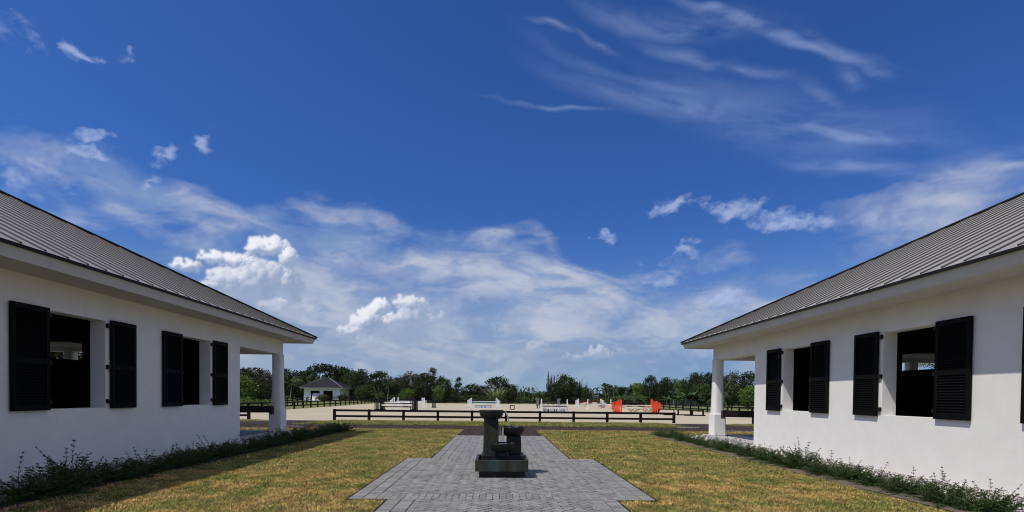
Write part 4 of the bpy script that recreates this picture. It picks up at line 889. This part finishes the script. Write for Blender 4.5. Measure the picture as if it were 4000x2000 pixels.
def crown_pts(seed, shape, ncl, per, spread=.085):
    """clumps over the shell of a lumpy crown; unit tree: width 1, height 1"""
    r_ = np.random.default_rng(seed); zc, rz_, rx, low = shape; lobes = r_.normal(size=(7, 3)); lobes /= np.linalg.norm(lobes, axis=1)[:, None]; amp = r_.uniform(-.28, .22, 7)
    d = r_.normal(size=(ncl, 3)); d /= np.linalg.norm(d, axis=1)[:, None]
    f = 1+sum(amp[i]*np.clip(d@lobes[i], 0, 1)**3 for i in range(7)); rad = r_.uniform(.30, 1.0, ncl)**.42*f
    c_ = d*rad[:, None]*np.array([rx, rx, rz_])+np.array([0, 0, zc]); c_[:, 2] = np.maximum(c_[:, 2], low+r_.uniform(0, .05, ncl))
    s_ = r_.uniform(.5, 1.35, ncl)*spread; pts = (c_[:, None]+r_.normal(size=(ncl, per, 3))*s_[:, None, None]*np.array([1, 1, .62])).reshape(-1, 3)
    pts[:, 2] = np.clip(pts[:, 2], .01, 1.02); return pts, c_
def broad(seed, shape, ncl, per, leaf, mk, spread=.075):
    root = empty('tree', (0, 0, 0)); pts, cl = crown_pts(seed, shape, ncl, per, spread); v, idx = leaf_quads(pts, leaf, 1.5); raw_mesh('crown', v, 4, idx, LM[mk], root)
    b = MB(); r_ = random.Random(seed); zt = shape[0]-.05
    b.tube([(0, 0, 0), (.01, 0, zt*.5), (-.01, .01, zt)], [.035, .026, .014], 7)
    for k_ in range(7):
        c_ = cl[r_.randrange(len(cl))]; z = zt*r_.uniform(.3, .8); b.tube([(0, 0, z), (c_[0]*.45, c_[1]*.45, z+(c_[2]-z)*.55), tuple(c_*.9)], [.016, .010, .004], 5)
    b.build('trunk', m_bark, root); KIDS[root.name] = kids(root); return root
def airy(seed, mk):
    """slender tree with separate leafy tiers and sky between them"""
    root = empty('tree', (0, 0, 0)); r_ = np.random.default_rng(seed); P2 = []; b = MB(); b.tube([(0, 0, 0), (.02, 0, .5), (0, 0, .95)], [.03, .02, .006], 6)
    for k_ in range(26):
        z = r_.uniform(.25, 1.0); rr = .50*(1-.62*(z-.25)/.75)*r_.uniform(.35, 1); a = r_.uniform(0, 6.28); c_ = np.array([rr*math.cos(a), rr*math.sin(a), z]); b.tube([(0, 0, z-.1), tuple(c_)], [.010, .004], 4)
        P2.append(c_+r_.normal(size=(55, 3))*np.array([.085, .085, .032]))
    v, idx = leaf_quads(np.concatenate(P2), .055, 1.5); raw_mesh('crown', v, 4, idx, LM[mk], root); b.build('trunk', m_bark, root); KIDS[root.name] = kids(root); return root
def wispy(seed, mk):
    """tall tree of many upright drooping plumes"""
    root = empty('tree', (0, 0, 0)); r_ = np.random.default_rng(seed); P2 = []; b = MB()
    for k_ in range(22):
        a = r_.uniform(0, 6.28); rr = .46*r_.uniform(0, 1)**.6; zt = r_.uniform(.62, 1.0)-rr*.30; x, y = rr*math.cos(a), rr*math.sin(a); b.tube([(0, 0, .05), (x*.6, y*.6, .35), (x, y, zt)], [.014, .010, .003], 4)
        n = 130; t = r_.uniform(.25, 1, n); P2.append(np.stack([x*(.5+.5*t)+r_.normal(size=n)*.035*(1.2-t), y*(.5+.5*t)+r_.normal(size=n)*.035*(1.2-t), .08+(zt-.08)*t], 1))
    pts = np.concatenate(P2); am = np.tile([[0, 0, 1.]], (len(pts), 1)); v, idx = leaf_quads(pts, .045, 2.2, aim=am); raw_mesh('crown', v, 4, idx, LM[mk], root); b.build('trunk', m_bark, root); KIDS[root.name] = kids(root); return root
def frond(V_, I_, base, a, el_, L_, droop, wind, w, r_, nleaf=18):
    p = np.array(base, float); d = np.array([math.cos(a)*math.cos(el_), math.sin(a)*math.cos(el_), math.sin(el_)]); 
    for i in range(nleaf):
        t = i/nleaf; p2 = p+d*L_/nleaf; d = d+np.array([wind*.10, wind*.03, -droop*(.05+.10*t)]); d /= np.linalg.norm(d)
        side = np.cross(d, [0, 0, 1.]); side /= np.linalg.norm(side)+1e-6; k_ = len(V_)
        V_ += [p-side*.004, p+side*.004, p2+side*.004, p2-side*.004]; I_ += [k_, k_+1, k_+2, k_+3]
        ll = w*math.sin(math.pi*(.10+.86*t))**.7
        for sg in (-1, 1):
            q = p+side*sg*ll*.8+d*ll*.55+np.array([wind*.03, 0, -ll*(.45+.3*r_.uniform())]); k_ = len(V_); V_ += [p, p+d*L_/nleaf*.75, q+d*.006, q]; I_ += [k_, k_+1, k_+2, k_+3]
        p = p2
def palm(seed, wind, nf, L_, droop, w, lean=0., trunk=.035, zt=.66, boots=False):
    root = empty('palm_tree', (0, 0, 0)); r_ = np.random.default_rng(seed); V_ = []; I_ = []
    for k_ in range(nf):
        a = 6.283*k_/nf+r_.normal()*.2; frond(V_, I_, (lean, 0, zt), a, r_.uniform(-.15, 1.25), L_*r_.uniform(.85, 1.1), droop*r_.uniform(.7, 1.3), wind*r_.uniform(.6, 1.3), w, r_)
    raw_mesh('fronds', np.array(V_), 4, np.array(I_), LM['palm'], root)
    b = MB(); b.tube([(0, 0, 0), (lean*.25, 0, zt*.35), (lean*.6, 0, zt*.7), (lean, 0, zt)], [trunk*1.2, trunk, trunk*.85, trunk*.7], 8); b.build('trunk', m_palmbark, root)
    b = MB(); b.tube([(lean, 0, zt-.07), (lean, 0, zt+.02)], [trunk*.8, trunk*.5], 8); b.build('crownshaft', LM['palm'], root); KIDS[root.name] = kids(root); return root
def cane_clump():
    root = empty('cane_clump', (0, 0, 0)); r_ = np.random.default_rng(8); V_ = []; I_ = []
    for k_ in range(170):
        a = r_.uniform(0, 6.28); rr = r_.uniform(0, .32); p = np.array([rr*math.cos(a), rr*math.sin(a), 0]); e = r_.uniform(1.0, 1.5); d = np.array([math.cos(a)*math.cos(e), math.sin(a)*math.cos(e), math.sin(e)]); L_ = r_.uniform(.5, 1.12) if k_ < 150 else r_.uniform(1.0, 1.2); n = 9; w = .032
        for i in range(n):
            p2 = p+d*L_/n; d = d+np.array([d[0]*.10, d[1]*.10, -.07-.14*i/n]); d /= np.linalg.norm(d); s2 = np.array([-math.sin(a), math.cos(a), 0])*w*(1-.6*i/n); k2 = len(V_); V_ += [p-s2, p+s2, p2+s2*.9, p2-s2*.9]; I_ += [k2, k2+1, k2+2, k2+3]; p = p2
    raw_mesh('blades', np.array(V_), 4, np.array(I_), LM['cane'], root)
    n = 700; a = r_.uniform(0, 6.28, n); rr = r_.uniform(0, .4, n)**.8; cs = np.stack([rr*np.cos(a), rr*np.sin(a), r_.uniform(0, .28, n)], 1); v, idx = leaf_quads(cs, .09, 5); raw_mesh('dry_base', v, 4, idx, mat('dry_cane', (.17, .10, .055), .9, .1, island=.4), root); KIDS[root.name] = kids(root); return root
def banana_clump():
    root = empty('banana_clump', (0, 0, 0)); r_ = np.random.default_rng(12); V_ = []; I_ = []; b = MB()
    for st in range(16):
        bx, by = r_.uniform(-.45, .45), r_.uniform(-.25, .25); ht = r_.uniform(.30, .60); b.tube([(bx, by, 0), (bx, by, ht)], [.022, .016], 6)
        for k_ in range(9):
            a = r_.uniform(0, 6.28); e = r_.uniform(.5, 1.35); p = np.array([bx, by, ht]); d = np.array([math.cos(a)*math.cos(e), math.sin(a)*math.cos(e), math.sin(e)]); L_ = r_.uniform(.26, .42); n = 7
            for i in range(n):
                p2 = p+d*L_/n; d = d+np.array([0, 0, -.20]); d /= np.linalg.norm(d); sd = np.cross(d, [0, 0, 1.]); sd /= np.linalg.norm(sd)+1e-6; w1 = .048*math.sin(math.pi*(i+.4)/(n+.6)); w2 = .048*math.sin(math.pi*(i+1.4)/(n+.6)); k2 = len(V_)
                V_ += [p, p2, p2+sd*w2-np.array([0, 0, w2*.5]), p+sd*w1-np.array([0, 0, w1*.5]), p2, p, p-sd*w1-np.array([0, 0, w1*.5]), p2-sd*w2-np.array([0, 0, w2*.5])]; I_ += list(range(k2, k2+8)); p = p2
    raw_mesh('leaves', np.array(V_), 4, np.array(I_), LM['banana'], root); b.build('stems', m_palmbark, root); KIDS[root.name] = kids(root); return root
TP = {'round': broad(1, (.56, .44, .46, .10), 260, 17, .052, 'dark'), 'round_b': broad(2, (.54, .45, .48, .05), 300, 15, .050, 'dark', .062), 'dome': broad(3, (.48, .50, .47, .03), 330, 16, .050, 'dark', .060), 'olive': broad(4, (.55, .44, .48, .06), 300, 15, .048, 'olive', .065), 'bright': broad(5, (.50, .48, .49, .03), 300, 15, .055, 'bright', .065), 'mid': broad(6, (.54, .45, .47, .05), 280, 16, .052, 'mid', .065), 'brown': broad(7, (.56, .42, .50, .04), 360, 14, .042, 'brown', .065), 'tiers': broad(9, (.60, .38, .50, .08), 150, 34, .050, 'dark', .060), 'airy': airy(10, 'mid'), 'wispy': wispy(11, 'grey'), 'wispy_b': wispy(15, 'mid'), 'royal': palm(12, .0, 15, .42, 1.5, .085, 0., .026, .70), 'coco': palm(13, 1.5, 17, .55, 1.1, .10, .06, .022, .62), 'coco_b': palm(14, .5, 19, .52, 1.2, .10, -.03, .024, .62), 'low_palm': palm(16, .3, 18, .72, 1.6, .12, .0, .03, .42), 'cane': cane_clump(), 'banana': banana_clump()}
TREES = [
# kind, X at 100 m, top height seen at 100 m, width at 100 m, distance, label
('dome', -50.6, 6.8, 4.2, 96, 'dark round tree at the far left behind the bright green one'),
('olive', -48.2, 6.5, 5.0, 92, 'olive leafy tree right of the bright green tree in the left porch opening'),
('brown', -45.6, 6.1, 4.4, 90, 'brownish olive tree just left of the left porch column'),
('bright', -49.8, 5.2, 5.0, 78, 'bright green leafy tree in front, seen through the left porch'),
('mid', -46.2, 3.8, 4.4, 80, 'low mid green tree at the foot of the left porch column'),
('round', -41.9, 6.4, 3.0, 142, 'dark leafy tree just right of the left porch column'),
('dome', -38.8, 6.2, 5.8, 150, 'wide dark tree behind the palms left of the storage building'),
('coco', -40.9, 5.5, 4.2, 124, 'leaning windblown palm left of the storage building'),
('coco_b', -38.2, 6.0, 4.6, 140, 'broad palm behind the left eave of the storage building'),
('coco_b', -36.7, 5.7, 3.2, 141, 'slimmer palm right above the left eave of the storage building'),
('tiers', -33.6, 7.6, 6.6, 152, 'big spreading dark tree rising behind the storage building'),
('round_b', -30.6, 6.9, 3.6, 154, 'dark tree at the right shoulder of the big spreading tree'),
('mid', -28.6, 6.4, 3.9, 142, 'leafy green tree at the right end of the storage building'),
('round', -27.1, 6.5, 2.8, 139, 'dark upright tree right of the storage building'),
('wispy_b', -25.9, 6.3, 1.6, 137, 'narrow pointed dark tree beside the upright tree'),
('round_b', -23.7, 6.2, 4.6, 131, 'rounded dark tree left of the windblown green palm'),
('coco', -21.9, 5.5, 3.4, 116, 'windblown green palm above the black jump wings'),
('low_palm', -23.8, 3.2, 2.6, 112, 'small low palm behind the left arena fence corner'),
('mid', -26.2, 3.7, 3.8, 113, 'low bushy green tree left of the small palm'),
('dome', -19.4, 5.3, 3.8, 137, 'low dark tree filling the gap left of the big olive tree'),
('brown', -17.0, 6.2, 5.8, 118, 'big brownish olive tree behind the white-winged jump'),
('olive', -14.6, 5.9, 4.4, 114, 'dense olive tree at the right side of the big brownish one'),
('bright', -18.2, 3.0, 2.4, 110, 'small yellow green bush at the foot of the big olive tree'),
('airy', -12.9, 6.8, 2.8, 120, 'open-crowned tree standing above the right edge of the olive tree'),
('mid', -11.1, 5.4, 3.4, 116, 'rounded green tree at the right end of the olive group'),
('bright', -11.9, 3.6, 2.0, 112, 'small light green tree low in front of the olive group'),
('airy', -8.0, 5.1, 2.5, 126, 'slender open tree with tiers, alone left of centre'),
('round_b', -8.3, 3.1, 3.2, 128, 'low dark bush at the foot of the slender open tree'),
('dome', -5.0, 4.1, 3.2, 126, 'low round tree between the slender tree and the cane clump'),
('olive', -3.2, 3.6, 2.2, 125, 'smaller olive tree leaning on the low round tree'),
('dome', 0.1, 5.6, 4.4, 126, 'large dark dome-shaped tree behind the pale cane clump'),
('round', 2.6, 3.9, 2.2, 127, 'dark shoulder tree at the right of the dome-shaped tree'),
('cane', -.5, 3.75, 3.5, 113, 'clump of tall pale cane in front of the dark dome-shaped tree'),
('olive', 2.3, 3.1, 2.3, 115, 'low olive bush right of the pale cane clump'),
('royal', 4.4, 3.5, 1.4, 134, 'first small royal palm right of the cane clump'),
('royal', 5.15, 3.9, 1.5, 132, 'second royal palm right of the cane clump, slightly taller'),
('royal', 6.0, 3.75, 1.5, 133, 'third royal palm right of the cane clump'),
('royal', 6.8, 3.85, 1.5, 131, 'fourth royal palm, nearest the broad one left of the wispy tree'),
('low_palm', 8.2, 3.9, 2.4, 130, 'broad shaggy palm left of the tall wispy grey tree'),
('wispy', 10.6, 7.1, 3.2, 134, 'tall wispy grey tree, the highest right of centre'),
('mid', 13.2, 6.1, 3.9, 120, 'big rounded green tree against the tall wispy grey tree'),
('round_b', 11.4, 4.4, 3.4, 118, 'dark lower tree at the foot of the wispy grey tree'),
('dome', 15.2, 4.7, 2.8, 119, 'dark tree between the big green tree and the small grey one'),
('wispy', 16.3, 5.6, 1.8, 130, 'smaller grey feathery tree left of the stock trailers'),
('wispy', 17.5, 4.9, 1.3, 131, 'thin wispy tree right of the smaller grey feathery tree'),
('mid', 17.2, 3.6, 2.6, 128, 'low green tree behind the narrower stock trailer'),
('royal', 18.8, 3.7, 1.9, 132, 'royal palm above the gap between the two stock trailers'),
('royal', 19.7, 4.0, 2.0, 133, 'taller royal palm above the wider stock trailer'),
('royal', 21.35, 4.3, 2.3, 120, 'tall royal palm with a white trunk right of the stock trailers'),
('royal', 22.0, 3.8, 1.7, 124, 'shorter royal palm behind the tall white-trunked one'),
('royal', 23.0, 4.2, 2.1, 121, 'bushy-headed royal palm left of the orange-red wing'),
('round', 24.8, 3.7, 2.2, 131, 'dark tree above the left orange-red wing'),
('low_palm', 24.4, 3.2, 2.8, 112, 'low arching palm behind the left orange-red wing'),
('coco_b', 26.3, 4.3, 2.8, 124, 'feathery palm between the two orange-red wings'),
('low_palm', 27.8, 3.1, 3.4, 110, 'wide low arching palm behind the middle of the orange-red jump'),
('bright', 27.6, 4.6, 2.6, 128, 'light green tree left of the dense square-topped tree'),
('round_b', 30.3, 6.0, 2.7, 118, 'dense square-topped dark tree above the right orange-red wing'),
('mid', 32.1, 4.6, 2.4, 117, 'green tree at the right foot of the dense square-topped tree'),
('round', 33.5, 5.6, 2.6, 116, 'rounded green tree, second right of the dense square-topped tree'),
('bright', 35.3, 5.6, 2.2, 118, 'lighter green tree behind the coconut palm on the right'),
('coco_b', 35.2, 4.6, 3.8, 106, 'coconut palm with arching fronds right of the orange-red jump'),
('mid', 37.0, 5.5, 2.2, 120, 'green tree left of the thin utility mast'),
('banana', 36.8, 3.4, 5.4, 101, 'broad-leaved banana clump behind the right pasture fence'),
('round', 39.4, 6.6, 2.6, 114, 'tall dark tree starting the dense group left of the right column'),
('tiers', 41.6, 6.8, 3.8, 116, 'dense dark tree immediately left of the right porch column'),
('mid', 40.9, 4.6, 3.6, 104, 'lower green tree left of the right porch column'),
('dome', 44.3, 6.7, 3.6, 116, 'dark tree hidden in part by the right porch column'),
('brown', 47.0, 7.1, 4.4, 114, 'brownish tree with a dry top in the right porch opening'),
('wispy_b', 49.2, 7.5, 1.0, 117, 'narrow dark pointed tree above the others in the right porch opening'),
('round_b', 50.8, 7.0, 3.8, 112, 'dense dark tree at the right side of the right porch opening'),
('mid', 46.5, 4.7, 4.4, 98, 'layered green tree low in the right porch opening'),
('low_palm', 44.4, 4.4, 3.4, 96, 'arching palm beside the right porch column'),
('bright', 50.6, 4.4, 3.6, 95, 'yellow green tree low at the right of the right porch opening'),
('low_palm', 51.3, 5.0, 3.4, 101, 'drooping yellowish palm at the edge of the right barn'),
('coco_b', 92, 14.0, 12, 30, 'palm seen through the window of the right barn'),
('round', -92, 12, 12, 34, 'leafy tree seen through the windows of the left barn')]
for (kind, X, Zt, wd, D, lb) in TREES:
    pr_ = TP[kind]; f = D/100; h_ = 1.6+(Zt-1.6)*f; w_ = wd*f*(1.16 if kind not in ('royal', 'airy', 'wispy', 'wispy_b', 'cane') else 1.0)
    if kind == 'coco_b' and X > 90: loc = (26.9, 30, 0); h_, w_ = 5.2, 4.2
    else: loc = (X*f-.0917*(1-f), D, 0)
    if X == -92: loc = (-28.5, 35, 0); h_, w_ = 5.5, 7.0
    o = put_copy(pr_, loc, rs.uniform(0, 6.28) if kind not in ('coco', 'cane', 'banana') else rs.uniform(-.3, .3), (w_, w_, h_))
    cat = 'palm' if kind in ('royal', 'coco', 'coco_b', 'low_palm') else ('plant' if kind in ('cane', 'banana') else 'tree')
    tag(o, lb, cat, 'trees beyond the arena fences')
# undergrowth at the foot of the trees and the wood closing the view
def mass(name, n, f, size, m, lb):
    x, y, z = f(n); v, idx = leaf_quads(np.stack([x, y, z], 1), size, 1.5); o = raw_mesh(name, v, 4, idx, m); return tag(o, lb, name.replace('_', ' '), kind='stuff')
def und(n):
    x = rng.uniform(-62, 66, n); y = 119+rng.uniform(-2, 6, n)+np.where(x < -25, 8+(-x-25)*.9, 0)-np.where(x > 33, (x-33)*.35, 0); hmax = .7+1.5*fbm(x, y, .18, 4, .6, 5); return x, y, hmax*rng.uniform(0, 1, n)**.7
mass('undergrowth', 52000, und, .26, LM['mid'], 'rough green undergrowth along the foot of the far trees')
def wood(n):
    x = rng.uniform(-120, 130, n); y = 158+rng.uniform(-3, 10, n); hmax = (1.6+6.0*(.55+.9*(fbm(x, y*.3, .22, 5, .65, 6)-.5)))*np.where((x > -22) & (x < 34), .52, 1.05); return x, y, hmax*rng.uniform(0, 1, n)**.6
mass('far_wood', 90000, wood, .55, LM['dark'], 'dark continuous wood closing the horizon behind the separate trees')
def lw(n):
    y = rng.uniform(50, 112, n); x = -.425*y-rng.uniform(0, 12, n); hmax = .5+.9*fbm(x, y, .2, 4, .6, 15); return x, y, hmax*rng.uniform(0, 1, n)**.7
mass('scrub', 16000, lw, .22, LM['bright'], 'low leafy scrub beyond the fence left of the arena')
# plants by the small building
for (x, y, sc, k_, lb) in ((-44.4, 128.4, 2.6, 'bright', 'leafy bush in front of the right door of the storage building'), (-48.9, 112.0, 3.2, 'bright', 'yellow green bush left of the storage building'), (-52.0, 116, 3.0, 'bright', 'second yellow green bush, nearer the porch column'), (-39.0, 127.5, 2.6, 'mid', 'low hedge-like bush at the right corner of the storage building')):
    o = put_copy(TP[k_], (x, y, 0), rs.uniform(0, 6), (sc, sc, sc*.62)); tag(o, lb, 'bush', 'bushes near the storage building')
for p in PROTO+list(TP.values()):
    if p.name not in used:
        for c_ in kids(p): bpy.data.objects.remove(c_)
        bpy.data.objects.remove(p)
